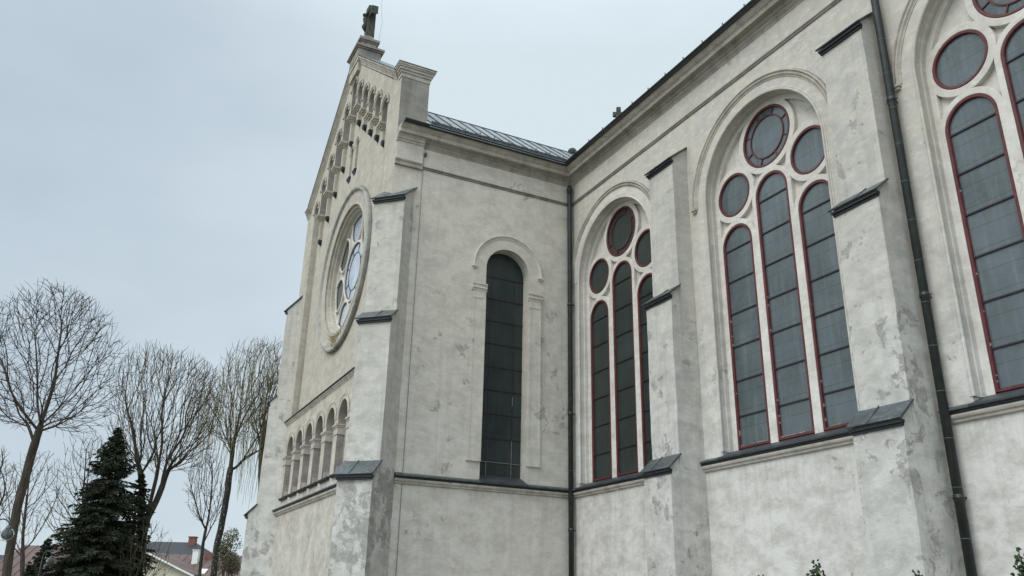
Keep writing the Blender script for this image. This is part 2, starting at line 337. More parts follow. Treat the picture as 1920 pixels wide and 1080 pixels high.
BARZ = [4.98, 5.645, 6.31, 6.965, 7.62, 8.27]
def window(x, i, lab):
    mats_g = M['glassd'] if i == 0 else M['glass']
    side, mid, tz, cz = 8.32, 9.0, 10.21, 9.385
    lights = [(x - 1.015, side), (x, mid), (x + 1.015, side)]
    outl = [arch(a, z, 0.415, 4.375, 36) for a, z in lights]
    rings = [(x, tz, 0.633), (x - 1.0, cz, 0.455), (x + 1.0, cz, 0.455)]
    holes = outl + [circ(a, z, r, 56) for a, z, r in rings]
    mb = MB()
    plate(mb, NAVE, arch(x, 9.38, 1.62, 4.10, 56), holes, -0.39, -0.327)
    # raised members, each a couple of millimetres proud of the other
    e = 0
    for a, z, r in rings:
        e += 1; o = 0.0017 * e
        sweep(mb, NAVE, circ(a, z, r, 56), [(0, -0.328), (0, -0.25 + o), (-0.008, -0.246 + o), (-0.112, -0.246 + o), (-0.118, -0.25 + o), (-0.122, -0.328)], closed=True)
    for k, (a, z) in enumerate(lights):
        e += 1; o = 0.0017 * e
        wd = 0.096 if k == 1 else 0.10
        sweep(mb, NAVE, arch(a, z, 0.415, 4.16, 36), [(0, -0.328), (0, -0.25 + o), (-0.008, -0.246 + o), (-wd + .006, -0.246 + o), (-wd, -0.25 + o), (-wd - .004, -0.328)])
    o = 0.0017 * 8
    sweep(mb, NAVE, arch(x, 9.38, 1.62, 4.16, 56), [(0.0, -0.328), (0.0, -0.25 + o), (0.165, -0.25 + o), (0.17, -0.255 + o), (0.175, -0.328)])
    tr = mb.build('nave_window', M['trac'], church, label=lab)
    # plaster surround: roll at the arris, stepped reveal
    mb = MB()
    sweep(mb, NAVE, arch(x, 9.38, 1.60, 4.34, 56), [(-0.03, 0.0), (-0.025, 0.010), (0.0, 0.012), (0.008, 0.004), (0.015, 0.022), (0.03, 0.030), (0.045, 0.026), (0.055, 0.008), (0.05, -0.02), (0.035, -0.04), (0.035, -0.13), (0.05, -0.15), (0.05, -0.245)])
    mb.build('reveal', M['trac'] if i == 0 else M['wall'], tr)
    mb = MB()
    if i == 0:
        sweep(mb, NAVE, arc(x, 9.38, 1.80, 60), [(0, 0.0), (0, 0.012), (.17, 0.012), (.17, 0)])
        mb.build('arch_band', M['trac'], tr)
        mb = MB()
    sweep(mb, NAVE, arc(x, 9.38, 1.94, 60), [(0, 0), (0.004, 0.052), (0.03, 0.058), (0.045, 0.036), (0.06, 0.030), (0.07, 0.052), (0.095, 0.046), (0.115, 0.016), (0.14, 0.012), (0.14, 0)])
    for s in (-1, 1):
        c = x + s * 1.88
        box(mb, NAVE, c - 0.08, c + 0.06, 9.335, 9.378, 0.0, 0.075); box(mb, NAVE, c - 0.05, c + 0.035, 9.29, 9.334, 0.0, 0.05)
    mb.build('hood_mould', M['corn'], tr)
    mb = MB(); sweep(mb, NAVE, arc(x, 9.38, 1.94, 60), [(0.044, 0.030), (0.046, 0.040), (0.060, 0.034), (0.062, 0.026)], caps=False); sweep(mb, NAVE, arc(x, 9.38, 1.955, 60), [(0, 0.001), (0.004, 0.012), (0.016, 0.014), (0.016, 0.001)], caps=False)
    mb.build('moulding_shade_line', M['shade_line'], tr)  # thin dark strips painting the shade between the fillets
    # sloping tin sill
    mb = MB()
    P = [(0.144, 4.213), (-0.27, 4.378), (-0.27, 4.10), (0.144, 4.185)]
    vs = [NAVE(u, v, ww) for u in (x - 1.58, x + 1.58) for ww, v in P]
    mb.add(vs, [(0, 1, 2, 3), (7, 6, 5, 4)] + [(k, (k + 1) % 4, 4 + (k + 1) % 4, 4 + k) for k in range(4)])
    mb.build('window_sill', M['sill'], tr)
    # red frames, bars and panes
    pr = [(0, -0.252), (0.012, -0.238), (0.045, -0.240), (0.052, -0.252), (0.056, -0.288), (0, -0.288)]
    for k, (a, z) in enumerate(lights):
        mb = MB(); sweep(mb, NAVE, outl[k], pr, closed=True, cprof=True); mb.build('light_frame', M['red'], tr)
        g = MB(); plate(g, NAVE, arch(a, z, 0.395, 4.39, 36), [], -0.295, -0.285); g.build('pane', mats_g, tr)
        for zb in BARZ + ([8.93] if k == 1 else []):
            b = MB(); box(b, NAVE, a - 0.362, a + 0.362, zb - 0.013, zb + 0.011, -0.2845, -0.262); b.build('saddle_bar', M['bar'], tr)
        b = MB(); rb = random.Random(k + 10 * i); u = a - .355
        while u < a + .34:
            L = rb.uniform(.02, .16)
            if rb.random() < .6: box(b, NAVE, u, min(u + L, a + .355), 4.432, 4.432 + rb.uniform(.006, .012), -0.2845, -0.252)
            u += L + .01
        for q in range(7):
            v = rb.uniform(4.5, 7.5) if q < 4 else rb.uniform(4.45, 5.2); sd = rb.choice((-1, -1, 1)); L = rb.uniform(.015, .05)
            box(b, NAVE, a + sd * .363 - .004, a + sd * .363 + .003, v, v + L, -.2845, -.2475)
        if i: b.build('flaking_putty', M['white'], tr)
    for k, (a, z, r) in enumerate(rings):
        mb = MB(); sweep(mb, NAVE, circ(a, z, r, 56), pr, closed=True, cprof=True)
        if k == 0:
            sweep(mb, NAVE, circ(a, z, 0.435, 56), [(-0.012, -0.284), (-0.012, -0.262), (0.012, -0.262), (0.012, -0.284)], closed=True, cprof=True)
            for q in range(8):
                t = 2 * PI * (q + 0.5) / 8
                f2 = lambda u, v, ww, t=t: NAVE(a + u * math.cos(t) + v * math.sin(t), z - u * math.sin(t) + v * math.cos(t), ww)
                box(mb, f2, -0.010, 0.010, 0.44, 0.59, -0.284, -0.265)
        mb.build('round_light_frame', M['red'], tr)
        g = MB(); plate(g, NAVE, circ(a, z, r - 0.02, 48), [], -0.295, -0.285); g.build('pane', mats_g, tr)
labs = ['nave window nearest the corner, partly behind the first buttress', 'nave window between the two nave buttresses', 'nave window right of the downpipe', 'nave window beyond the right edge']
for i, x in enumerate(WX[:3]): window(x, i, labs[i])
# fourth bay is outside the picture: closed with a plain shutter of plaster
mb = MB(); plate(mb, NAVE, arch(WX[3], 9.38, 1.60, 4.10, 30), [], -0.35, -0.2); mb.build('blind_window', M['wall'], church)

# ------------------------------------------------------------------ string courses, friezes, cornices
CAP = [(0, 0.0), (0.052, 0.132), (0.078, 0.136), (0.088, 0.128), (0.090, 0.0)]
CAP2 = [(0.091, 0.0), (0.094, 0.108), (0.112, 0.112), (0.122, 0.10), (0.124, 0.0)]
STR = [(0.125, 0.0), (0.127, 0.088), (0.155, 0.092), (0.18, 0.08), (0.195, 0.05), (0.225, 0.045), (0.235, 0.03), (0.245, 0.0)]
def string_course(fr, a, b, z=4.262, parent=church):
    mb = MB(); sweep(mb, fr, [(a, z), (b, z)], CAP); mb.build('string_course_flashing', M['tin'], parent)
    mb = MB(); sweep(mb, fr, [(a, z), (b, z)], CAP2); c = mb.build('string_course_lip', M['lip'], parent)
    mb = MB(); sweep(mb, fr, [(a, z), (b, z)], STR); mb.build('string_course', M['corn'], parent)
string_course(NAVE, 0.0, 3.985); string_course(NAVE, 4.825, 8.975); string_course(NAVE, 9.86, 26)
string_course(TRAN, -4.43, 0.0, 4.260)
FZ = [(0, 0), (0.002, 0.034), (0.028, 0.030), (0.032, 0.010), (0.044, 0.010), (0.048, 0.030), (0.074, 0.026), (0.08, 0)]
mb = MB(); sweep(mb, NAVE, [(0.0, 11.71), (26, 11.71)], FZ); sweep(mb, TRAN, [(-4.28, 11.712), (0, 11.712)], FZ)
mb.build('frieze_moulding', M['shade_line'], church)
COR = [(-0.01, 0.0), (0.0, 0.34), (0.018, 0.342), (0.03, 0.315), (0.055, 0.305), (0.085, 0.27), (0.095, 0.268), (0.10, 0.245), (0.115, 0.24), (0.12, 0.235), (0.20, 0.232), (0.205, 0.222),
       (0.195, 0.215), (0.20, 0.115), (0.225, 0.11), (0.245, 0.085), (0.265, 0.08), (0.27, 0.055), (0.315, 0.052), (0.335, 0.03), (0.35, 0.028), (0.36, 0.014), (0.40, 0.012), (0.405, 0)]
mb = MB(); sweep(mb, NAVE, [(0.0, 12.62), (26, 12.62)], COR[:13] + [(0.195, 0)]); mb.build('nave_cornice', M['corn'], church)
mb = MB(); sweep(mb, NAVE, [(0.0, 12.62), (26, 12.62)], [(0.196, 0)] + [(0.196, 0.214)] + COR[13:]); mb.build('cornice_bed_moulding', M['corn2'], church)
mb = MB(); sweep(mb, TRAN, [(-4.96, 12.618), (0, 12.618)], COR[:14] + [(0.20, 0)]); mb.build('transept_cornice', M['corn'], church)
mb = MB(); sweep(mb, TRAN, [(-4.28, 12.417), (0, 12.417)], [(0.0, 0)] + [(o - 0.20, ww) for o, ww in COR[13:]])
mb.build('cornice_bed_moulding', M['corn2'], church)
# gutters
GU = [(0.0, 0.30), (0.0, 0.455), (0.018, 0.468), (0.04, 0.455), (0.055, 0.42), (0.062, 0.36), (0.058, 0.30)]
mb = MB(); sweep(mb, NAVE, [(0.0, 12.68), (26, 12.68)], GU, cprof=True); mb.build('gutter', M['gut'], church)
mb = MB(); sweep(mb, TRAN, [(-4.93, 12.678), (0, 12.678)], GU, cprof=True); mb.build('gutter', M['gut'], church)

# ------------------------------------------------------------------ roofs
mb = MB()
mb.add([(-14, -0.44, 12.67), (26, -0.44, 12.67), (26, 6.2, 17.36), (-14, 6.2, 17.36), (26, 12.8, 12.67), (-14, 12.8, 12.67),
        (-14, -0.44, 12.66), (26, -0.44, 12.66), (26, 12.8, 12.66), (-14, 12.8, 12.66)],
       [(0, 1, 2, 3), (3, 2, 4, 5), (0, 6, 7, 1), (1, 7, 8, 4, 2), (0, 3, 5, 9, 6), (6, 9, 8, 7)])
nroof = mb.build('nave_roof', M['roof'], church)
EZ, BX, BZ, RZ = 12.66, -1.7, 14.45, 15.95
mb = MB()
for s in (1, -1):
    fx_ = lambda x: x if s == 1 else -9.6 - x
    P_ = [(0.44, EZ), (BX, BZ), (-4.8, RZ)]
    for (xa, za), (xb, zb) in zip(P_, P_[1:]):
        A_ = [(fx_(xa), -4.3, za), (fx_(xa), 4.6, za), (fx_(xb), 4.6, zb), (fx_(xb), -4.3, zb)]
        mb.add(A_ + [(a, b, c - .05) for a, b, c in A_], [(0, 1, 2, 3), (4, 7, 6, 5), (0, 4, 5, 1), (0, 3, 7, 4), (1, 5, 6, 2)])
troof = mb.build('transept_roof', M['roof'], church)
sl_ = (BZ - EZ) / (0.44 - BX)
for k in range(24):
    y = -4.16 + 0.36 * k; mb = MB()
    q = [(0.44, EZ), (BX, BZ), (-4.8, RZ)]
    for (xa, za), (xb, zb) in zip(q, q[1:]):
        mb.add([(xa, y - .009, za), (xa, y + .009, za), (xa, y + .009, za + .03), (xa, y - .009, za + .03), (xb, y - .009, zb), (xb, y + .009, zb), (xb, y + .009, zb + .03), (xb, y - .009, zb + .03)],
               [(0, 1, 2, 3), (4, 7, 6, 5), (0, 3, 7, 4), (1, 5, 6, 2), (3, 2, 6, 7)])
    mb.build('standing_seam', M['seam'], troof)
for k in range(20):
    y = -4.1 + 0.41 * k; x = 0.30; z = EZ + sl_ * (0.44 - x); mb = MB()
    tube(mb, [(x, y, z), (x - .01, y, z + 0.16)], 0.018, 5); mb.build('guard_bracket', M['gut'], troof)
mb = MB(); rg = random.Random(2); fr_ = frame((0.29, 0, 0), (0, 1, 0), (1, 0, 0)); y = -4.2
while y < 3.6:
    d_ = rg.uniform(.012, .03); h_ = rg.uniform(-.012, .012); box(mb, fr_, y, y + d_, EZ + .07, EZ + .215 + h_, -.006, .006 + rg.uniform(0, .004)); y += d_ + .002
mb.build('snow_guard', M['gut'], troof)
mb = MB(); tube(mb, [(BX, -4.25, BZ + .01), (BX, 4.4, BZ + .01)], 0.018, 6); mb.build('slope_break_roll', M['seam'], troof)
for k in range(40):
    x = 0.95 + 0.64 * k
    mb = MB(); tube(mb, [(x, -0.42, 12.67), (x, -0.425, 12.76)], 0.014, 6); mb.build('snow_stop', M['gut'], nroof)
# ball on the ridge end and little stone cross rising over the nave eaves
mb = MB()
for (cx, cy, cz, r) in ((-1.80, 1.12, 14.56, 0.145),):
    for i in range(8):
        a0, a1 = PI * i / 8, PI * (i + 1) / 8
        ring = lambda a: [(cx + r * math.sin(a) * math.cos(2 * PI * k / 14), cy + r * math.sin(a) * math.sin(2 * PI * k / 14), cz + r * math.cos(a)) for k in range(14)]
        mb.add(ring(a0) + ring(a1), [(k, (k + 1) % 14, 14 + (k + 1) % 14, 14 + k) for k in range(14)], True)
tube(mb, [(-1.80, 1.12, 14.0), (-1.80, 1.12, 14.5)], .05, 8)
mb.build('roof_ball', M['cross'], church)
mb = MB(); f3 = frame((-2.0, 3.0, 0), RT, -FW)
rough_box(mb, f3, -0.16, 0.16, 15.0, 16.33, -0.16, 0.16); box(mb, f3, -.07, .07, 16.33, 16.86, -.05, .05); box(mb, f3, -.19, -.071, 16.52, 16.67, -.05, .05); box(mb, f3, .071, .19, 16.52, 16.67, -.05, .05)
mb.build('roof_cross', M['cross'], church)

# ------------------------------------------------------------------ buttresses
def slope_slab(mb, fr, n0, z0, n1, z1, hw, th, over):
    d = Vector((n1 - n0, z1 - z0)).normalized(); q = Vector((-d.y, d.x)) * -1
    if q.y > 0: q = -q
    A, B = Vector((n0, z0)), Vector((n1, z1))
    pts = [A, B, B + q * th, A + q * th]
    vs = [fr(u, p.y, p.x) for u in (-hw - over, hw + over) for p in pts]
    mb.add(vs, [(0, 1, 2, 3), (7, 6, 5, 4)] + [(k, (k + 1) % 4, 4 + (k + 1) % 4, 4 + k) for k in range(4)])
def buttress(fr, deps, caps, hw, back, lab):
    """deps: depth of upper, middle, lower stage; caps: (apex n, apex z, eave n, eave z)"""
    d1, d2, d3 = deps
    mb = MB()
    zf = [c[3] - 0.11 for c in caps]
    rough_box(mb, fr, -hw, hw, zf[1] - .02, zf[0], back, d1)
    rough_box(mb, fr, -hw, hw, zf[2] - .02, zf[1], back, d2)
    rough_box(mb, fr, -hw, hw, -0.4, zf[2], back, d3)
    for c, d in zip(caps, deps):           # wedge of masonry under each weathering
        z_at = lambda n: c[1] + (c[3] - c[1]) * (n - c[0]) / (c[2] - c[0]) - 0.045
        pts = [(c[0], zf[caps.index(c)]), (d, zf[caps.index(c)]), (d, z_at(d)), (c[0], z_at(c[0]))]
        vs = [fr(u, z, n) for u in (-hw + .004, hw - .004) for n, z in pts]
        mb.add(vs, [(0, 1, 2, 3), (7, 6, 5, 4)] + [(k, (k + 1) % 4, 4 + (k + 1) % 4, 4 + k) for k in range(4)])
    b = mb.build('buttress', M['butt'], church, label=lab)
    for c, d in zip(caps, deps):
        mb = MB(); slope_slab(mb, fr, c[0] - (0.0 if c is caps[0] else 0.01), c[1], c[2], c[3], hw, 0.028, 0.045)
        k = mb.build('buttress_cap', M['tin'], b)
        mb = MB(); us = 0.06 if c is caps[1] else -0.09
        tube(mb, [fr(us, c[1] + .004, c[0]), fr(us, c[3] + .004, c[2] + .002)], .009, 5); tube(mb, [fr(-hw - .045, c[3] - .012, c[2] + .004), fr(hw + .045, c[3] - .012, c[2] + .004)], .013, 6)
        mb.build('folded_edge', M['tin'], k)
        mb = MB()
        box(mb, fr, -hw - .02, hw + .02, c[3] - .075, c[3] - .032, d - 0.02, c[2] - .02)
        box(mb, fr, -hw - .005, hw + .005, c[3] - .115, c[3] - .0765, d - 0.02, c[2] - .05)
        mb.build('cap_moulding', M['lip'], b)
NC = [(0.0, 10.97, 0.475, 10.59), (0.39, 7.72, 0.675, 7.49), (0.60, 4.33, 0.885, 4.06)]
for k, (x, lab) in enumerate(((4.405, 'first nave buttress, beside the window nearest the corner'), (9.395, 'second nave buttress, beside the black downpipe'))):
    buttress(frame((x, 0, 0), (1, 0, 0), (0, -1, 0)), (0.39, 0.60, 0.81), NC, 0.415, -0.2, lab)
DC = [(-0.53, 11.20, 0.215, 10.62), (0.11, 7.78, 0.44, 7.53), (0.33, 4.41, 0.73, 4.08)]
S2 = 2 ** -.5
buttress(frame((0, -4.97, 0), (S2, S2, 0), (S2, -S2, 0)), (0.12, 0.34, 0.62), DC, 0.40, -0.6, 'diagonal buttress on the near corner of the transept')
buttress(frame((-9.6, -4.97, 0), (S2, -S2, 0), (-S2, -S2, 0)), (0.12, 0.34, 0.62), DC, 0.40, -0.6, 'diagonal buttress on the far corner of the transept front')

# ------------------------------------------------------------------ transept side wall
mb = MB()
plate(mb, TRAN, [(-4.96, -0.4), (0.3, -0.4), (0.3, 12.6), (-4.96, 12.6)], [arch(-1.84, 9.40, 0.59, 4.12, 44)], -0.40, 0.0)
mb.build('transept_side_wall', M['side'], church)
mb = MB(); box(mb, TRAN, -4.965, -4.28, 4.262, 11.62, -.01, 0.012); box(mb, TRAN, -4.965, -4.28, 11.60, 12.30, -.01, 0.05)
box(mb, TRAN, -4.965, -4.28, -0.4, 4.01, -.01, 0.012)
mb.build('corner_pilaster', M['side'], church)
mb = MB()
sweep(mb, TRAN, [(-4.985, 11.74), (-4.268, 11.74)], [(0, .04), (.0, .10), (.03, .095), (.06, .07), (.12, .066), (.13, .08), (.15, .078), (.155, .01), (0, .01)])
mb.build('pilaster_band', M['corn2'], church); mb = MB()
sweep(mb, TRAN, [(-4.985, 12.445), (-4.268, 12.445)], [(0, .04), (.0, .17), (.05, .16), (.09, .12), (.14, .11), (.15, .085), (.20, .075), (.22, .05), (.22, .01), (0, .01)])
mb.build('pilaster_capital', M['corn'], church)
mb = MB(); plate(mb, TRAN, arch(-1.84, 9.40, 0.62, 4.2, 40), [], -0.33, -0.30)
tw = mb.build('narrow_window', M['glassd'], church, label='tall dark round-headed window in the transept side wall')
for z in (4.73, 5.28, 5.855, 6.43, 7.0, 7.575, 8.155, 8.73, 9.30): mb = MB(); box(mb, TRAN, -2.43, -1.25, z - .011, z + .011, -0.299, -0.285); mb.build('saddle_bar', M['bar'], tw)
for y in (-2.15, -1.50): mb = MB(); box(mb, TRAN, y - .006, y + .006, 4.40, 9.30, -0.2995, -0.292); mb.build('glazing_bar', M['bar'], tw)
mb = MB()
for y, z0, z1 in ((-2.15, 4.42, 4.73), (-1.50, 4.42, 5.28), (-1.50, 6.1, 6.32)): box(mb, TRAN, y - .004, y + .004, z0, z1, -0.2915, -0.288)
box(mb, TRAN, -2.42, -1.26, 4.725, 4.733, -0.2845, -0.281)
mb.build('bare_lead', M['white'], tw)
mb = MB(); sweep(mb, TRAN, arc(-1.84, 9.40, 0.955, 44), [(0, 0), (0.003, .042), (.025, .048), (.04, .028), (.055, .024), (.07, .012), (.10, .010), (.10, 0)])
for s in (-1, 1):
    c = -1.84 + s * 0.91; box(mb, TRAN, c - .065, c + .06, 9.355, 9.398, 0, .065); box(mb, TRAN, c - .035, c + .035, 9.32, 9.354, 0, .045)
mb.build('hood_mould', M['side'], tw)
for s in (-1, 1):
    a, b_ = (-2.77, -2.431) if s < 0 else (-1.249, -0.91)
    mb = MB(); box(mb, TRAN, a, b_, 4.72, 8.74, -0.0, 0.035)
    box(mb, TRAN, a - .015, b_ + .0, 4.66, 4.72, 0.001, 0.05)
    sweep(mb, TRAN, [(a - .035, 8.93), (b_ + (.035 if s > 0 else .02), 8.93)], [(0, 0), (0, .085), (.03, .085), (.05, .06), (.09, .055), (.10, .07), (.125, .07), (.14, .045), (.19, .04), (.19, 0)])
    box(mb, TRAN, a - .004, b_ + .004, 8.55, 8.575, 0.001, 0.045)
    # sunk panel border
    for (u0, u1, v0, v1) in ((a, a + .045, 4.74, 8.54), (b_ - .045, b_, 4.74, 8.54)): box(mb, TRAN, u0 + .001, u1 - .001, v0, v1, 0.03, 0.045)
    mb.build('window_pilaster', M['side'], tw)
mb = MB(); P = [(0.144, 4.211), (-0.32, 4.44), (-0.32, 4.10), (0.144, 4.183)]
vs = [TRAN(u, v, ww) for u in (-2.44, -1.24) for ww, v in P]
mb.add(vs, [(0, 1, 2, 3), (7, 6, 5, 4)] + [(k, (k + 1) % 4, 4 + (k + 1) % 4, 4 + k) for k in range(4)])
mb.build('window_sill', M['sill'], tw)

# ------------------------------------------------------------------ transept front (gable)
XC, SP, HA = -4.8, 0.71, 0.235
def rk(x): return 14.16 + 0.767 * (4.5 - abs(x - XC))
outline = [(-9.6, -0.4), (-0.0, -0.4), (-0.0, 14.16), (-0.3, 14.16), (XC, rk(XC)), (-9.3, 14.16), (-9.6, 14.16)]
hole = [(XC - 5 * SP - HA, 6.80)]
for k in range(-5, 6):
    zs = 16.95 - HA - 0.555 * abs(k); hole += arc(XC + SP * k, zs, HA, 14)
    if k < 5:
        zp = 15.82 - 0.555 * min(abs(k), abs(k + 1))
        hole += [(XC + SP * k + HA, zp), (XC + SP * (k + 1) - HA, zp)]
hole.append((XC + 5 * SP + HA, 6.80))
niche = [arch(XC + 1.13 * k, 5.90, 0.40, 4.50, 24) for k in range(-3, 4)]
mb = MB(); plate(mb, FAC, outline, [hole] + niche, -0.19, 0.0)
gw = mb.build('gable_wall', M['face'], church)
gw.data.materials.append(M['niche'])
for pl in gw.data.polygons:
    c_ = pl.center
    if abs(pl.normal.y) < .3 and -9.0 < c_.x < -0.6 and (4.4 < c_.z < 6.5 or 13.3 < c_.z < 17.2) and c_.z < rk(c_.x) - .15: pl.material_index = 1  # darker sides of the openings: own tone plus shade put into the colour
lanc = [arch(XC + s * 0.29, 14.61, 0.13, 13.66, 12) for s in (-1, 1)]
o2 = [(-9.59, -0.3), (-0.01, -0.3), (-0.01, 14.1), (-0.3, 14.1), (XC, rk(XC) - .05), (-9.3, 14.1), (-9.59, 14.1)]
mb = MB(); plate(mb, FAC, o2, [circ(-4.56, 10.50, 2.0, 72)] + lanc, -0.75, -0.192)
mb.build('recessed_field', M['face'], church)
mb = MB()
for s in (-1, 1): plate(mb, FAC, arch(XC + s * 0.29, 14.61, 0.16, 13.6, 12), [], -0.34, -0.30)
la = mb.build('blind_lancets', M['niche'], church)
mb = MB()
for s in (-1, 1):
    sweep(mb, FAC, arch(XC + s * 0.29, 14.61, 0.235, 14.55, 16), [(0, -.192), (0.002, -.165), (.03, -.16), (.045, -.175), (.06, -.18), (.06, -.192)])
mb.build('hood_mould', M['face'], la)
mb = MB()
for s in (-1, 1):
    c = XC + s * 0.29
    vs = [FAC(c - .14, 13.68, -.19), FAC(c + .14, 13.68, -.19), FAC(c + .14, 13.66, -.12), FAC(c - .14, 13.66, -.12), FAC(c + .09, 13.52, -.19), FAC(c - .09, 13.52, -.19)]
    mb.add(vs, [(0, 1, 2, 3), (3, 2, 4, 5), (0, 3, 5), (1, 4, 2)])
mb.build('sill', M['lip'], la)
# arch rings, corbels, hanging colonnettes
for k in range(-5, 6):
    mb = MB(); zs = 16.95 - HA - 0.555 * abs(k)
    sweep(mb, FAC, arc(XC + SP * k, zs, 0.345, 18), [(0, 0), (0.002, .035), (.03, .04), (.045, .018), (.085, .014), (.085, 0)])
    for s in (-1, 1):
        c = XC + SP * k + s * 0.32; box(mb, FAC, c - .035, c + .035, zs - .05, zs - .001, 0.0, .055)
    am = mb.build('arch_moulding', M['face'], church)
    mb = MB(); sweep(mb, FAC, arc(XC + SP * k, zs, 0.36, 18), [(0, .001), (0.002, .03), (.012, .034), (.017, .001)], caps=False); sweep(mb, FAC, arc(XC + SP * k, zs, 0.263, 18), [(0, .001), (0.001, .016), (.012, .016), (.012, .001)], caps=False); mb.build('moulding_shade_line', M['shade_line'], am)  # dark outlines painting shade along the arch ring
for k in range(-5, 5):
    i = min(abs(k), abs(k + 1)); zp = 15.82 - 0.555 * i; c = XC + SP * (k + 0.5); LL = 0.50 if k >= 0 else 0.86
    mb = MB()
    box(mb, FAC, c - .055, c + .055, zp - LL, zp - 0.10, -.191, -.085)
    box(mb, FAC, c - .15, c + .15, zp - 0.045, zp + .02, -.191, 0.045); box(mb, FAC, c - .11, c + .11, zp - 0.10, zp - .046, -.191, 0.01)
    box(mb, FAC, c - .075, c + .075, zp - 0.16, zp - .101, -.191, -0.035)
    o = mb.build('colonnette', M['face'], church)
    mb = MB(); z = zp - LL
    vs = [FAC(c - .075, z, -.191), FAC(c + .075, z, -.191), FAC(c + .075, z, -.075), FAC(c - .075, z, -.075), FAC(c - .075, z - .09, -.191), FAC(c + .075, z - .09, -.191), FAC(c + .075, z - .09, -.09), FAC(c - .075, z - .09, -.09), FAC(c, z - .20, -.191), FAC(c, z - .18, -.15)]
    mb.add(vs, [(0, 1, 2, 3), (0, 3, 7, 4), (1, 5, 6, 2), (3, 2, 6, 7), (4, 7, 9, 8), (5, 8, 9, 6), (7, 6, 9)])
    mb.build('corbel_foot', M['lip'], o)
# raking cornice with level returns over the corner piers
RK = [(0, -0.77), (0.0, 0.125), (0.035, 0.13), (0.05, 0.105), (0.085, 0.10), (0.10, 0.075), (0.15, 0.07), (0.165, 0.045), (0.215, 0.042), (0.235, 0.02), (0.31, 0.015), (0.315, -0.02), (0.20, -0.02), (0.20, -0.77)]
RK2 = [(o * .70, ww) for o, ww in RK]; RT_ = 14.45 - .004
mb = MB(); sweep(mb, FAC, [(-9.36, 14.47 - 0.767 * .06), (XC, 14.47 + 0.767 * 4.48), (-0.24, 14.47 - 0.767 * .06)], RK2); mb.build('raking_cornice', M['corn'], church)
for a_, b_ in ((-9.73, -9.34),):
    mb = MB(); sweep(mb, FAC, [(a_, 14.472), (b_, 14.472)], [(o, ww + .003) for o, ww in RK]); mb.build('pier_cap', M['corn'], church)
for s in (0, 1):
    mb = MB(); x1 = 0.0 if s == 0 else -8.85
    f4 = frame((x1, -4.22, 0), (1, 0, 0), (0, -1, 0))
    rough_box(mb, f4, -0.74, 0.006, 12.4, 14.16, 0.0, 0.745, amp=0.004)
    mb.build('corner_pier', M['stone'], church)
mb = MB()
for o0, o1, ww in ((0, .045, .128), (.0455, .085, .106), (.0855, .155, .078), (.1555, .225, .046), (.2255, .345, .018)):
    box(mb, TRAN, -4.97 - ww, -4.22 + ww, 14.468 - o1, 14.468 - o0, -0.20, ww)
    box(mb, TRAN, -4.965, -4.22 + ww, 14.468 - o1, 14.468 - o0, -0.74, -0.2005)
mb.build('pier_cornice', M['corn'], church)
# thin lead flashing on the level caps
mb = MB(); box(mb, TRAN, -5.11, -4.08, 14.470, 14.490, -0.215, 0.142); box(mb, TRAN, -4.96, -4.08, 14.470, 14.490, -0.76, -0.2155); mb.build('pier_flashing', M['tin'], church)
mb = MB(); vs = []
for (x, z) in ((-9.31, 14.474), (XC, 14.474 + 0.767 * 4.51), (-0.29, 14.474)):
    vs += [FAC(x, z + .001, .135), FAC(x, z + .001, -.79), FAC(x, z + .03, .135), FAC(x, z + .03, -.79)]
mb.add(vs, [(0, 4, 6, 2), (4, 8, 10, 6), (2, 6, 7, 3), (6, 10, 11, 7), (0, 1, 5, 4), (4, 5, 9, 8)]); mb.build('coping', M['tin'], church)
# apex pedestal and stone cross
mb = MB()
rough_box(mb, FAC, XC - .47, XC + .47, 17.52, 17.86, -0.60, 0.14, amp=0.005)
rough_box(mb, FAC, XC - .33, XC + .33, 18.0, 18.24, -0.46, 0.02, amp=0.004)
mb.build('apex_pedestal', M['stone'], church)
mb = MB(); box(mb, FAC, XC - .46, XC + .46, 17.05, 17.519, 0.002, 0.10); box(mb, FAC, XC - .49, XC + .49, 17.40, 17.518, 0.003, 0.13); mb.build('pedestal_bracket', M['corn'], church)
mb = MB()
for (h, z0, z1, w0, w1) in ((.51, 17.86, 17.91, -.65, .18), (.56, 17.911, 17.98, -.69, .22), (.36, 18.24, 18.29, -.50, .05), (.41, 18.291, 18.38, -.55, .10), (.25, 18.381, 18.50, -.42, -.04), (.19, 18.501, 18.62, -.36, -.09)):
    box(mb, FAC, XC - h, XC + h, z0, z1, w0, w1)
mb.build('pedestal_mouldings', M['stone'], church)
mb = MB()
def blob(c, r, sx=1, sy=1, sz=1):
    nn = 12; vs = []; fs = []
    for i in range(9):
        a = PI * i / 8
        for k in range(nn):
            q = Vector((sx * r * math.sin(a) * math.cos(2 * PI * k / nn), sy * r * math.sin(a) * math.sin(2 * PI * k / nn), sz * r * math.cos(a)))
            vs.append(jit(Vector(c) + q, r * 0.2, 9))
    for i in range(8):
        for k in range(nn): fs.append((i * nn + k, i * nn + (k + 1) % nn, (i + 1) * nn + (k + 1) % nn, (i + 1) * nn + k))
    mb.add(vs, fs, True)
fx = frame((XC, -4.70, 0), (1, 0, 0), (0, -1, 0))
rough_box(mb, fx, -.14, .14, 18.60, 19.86, -.14, .12, step=.08, amp=.02)
rough_box(mb, fx, -.42, -.14, 19.36, 19.66, -.12, .10, step=.08, amp=.02); rough_box(mb, fx, .14, .42, 19.36, 19.66, -.12, .10, step=.08, amp=.02)
tube(mb, [(XC, -4.84, 18.90), (XC, -4.90, 19.04), (XC, -4.85, 19.18), (XC, -4.87, 19.34), (XC, -4.88, 19.43)], [.04, .07, .06, .085, .05], 8)
blob((XC + .01, -4.90, 19.50), .065)
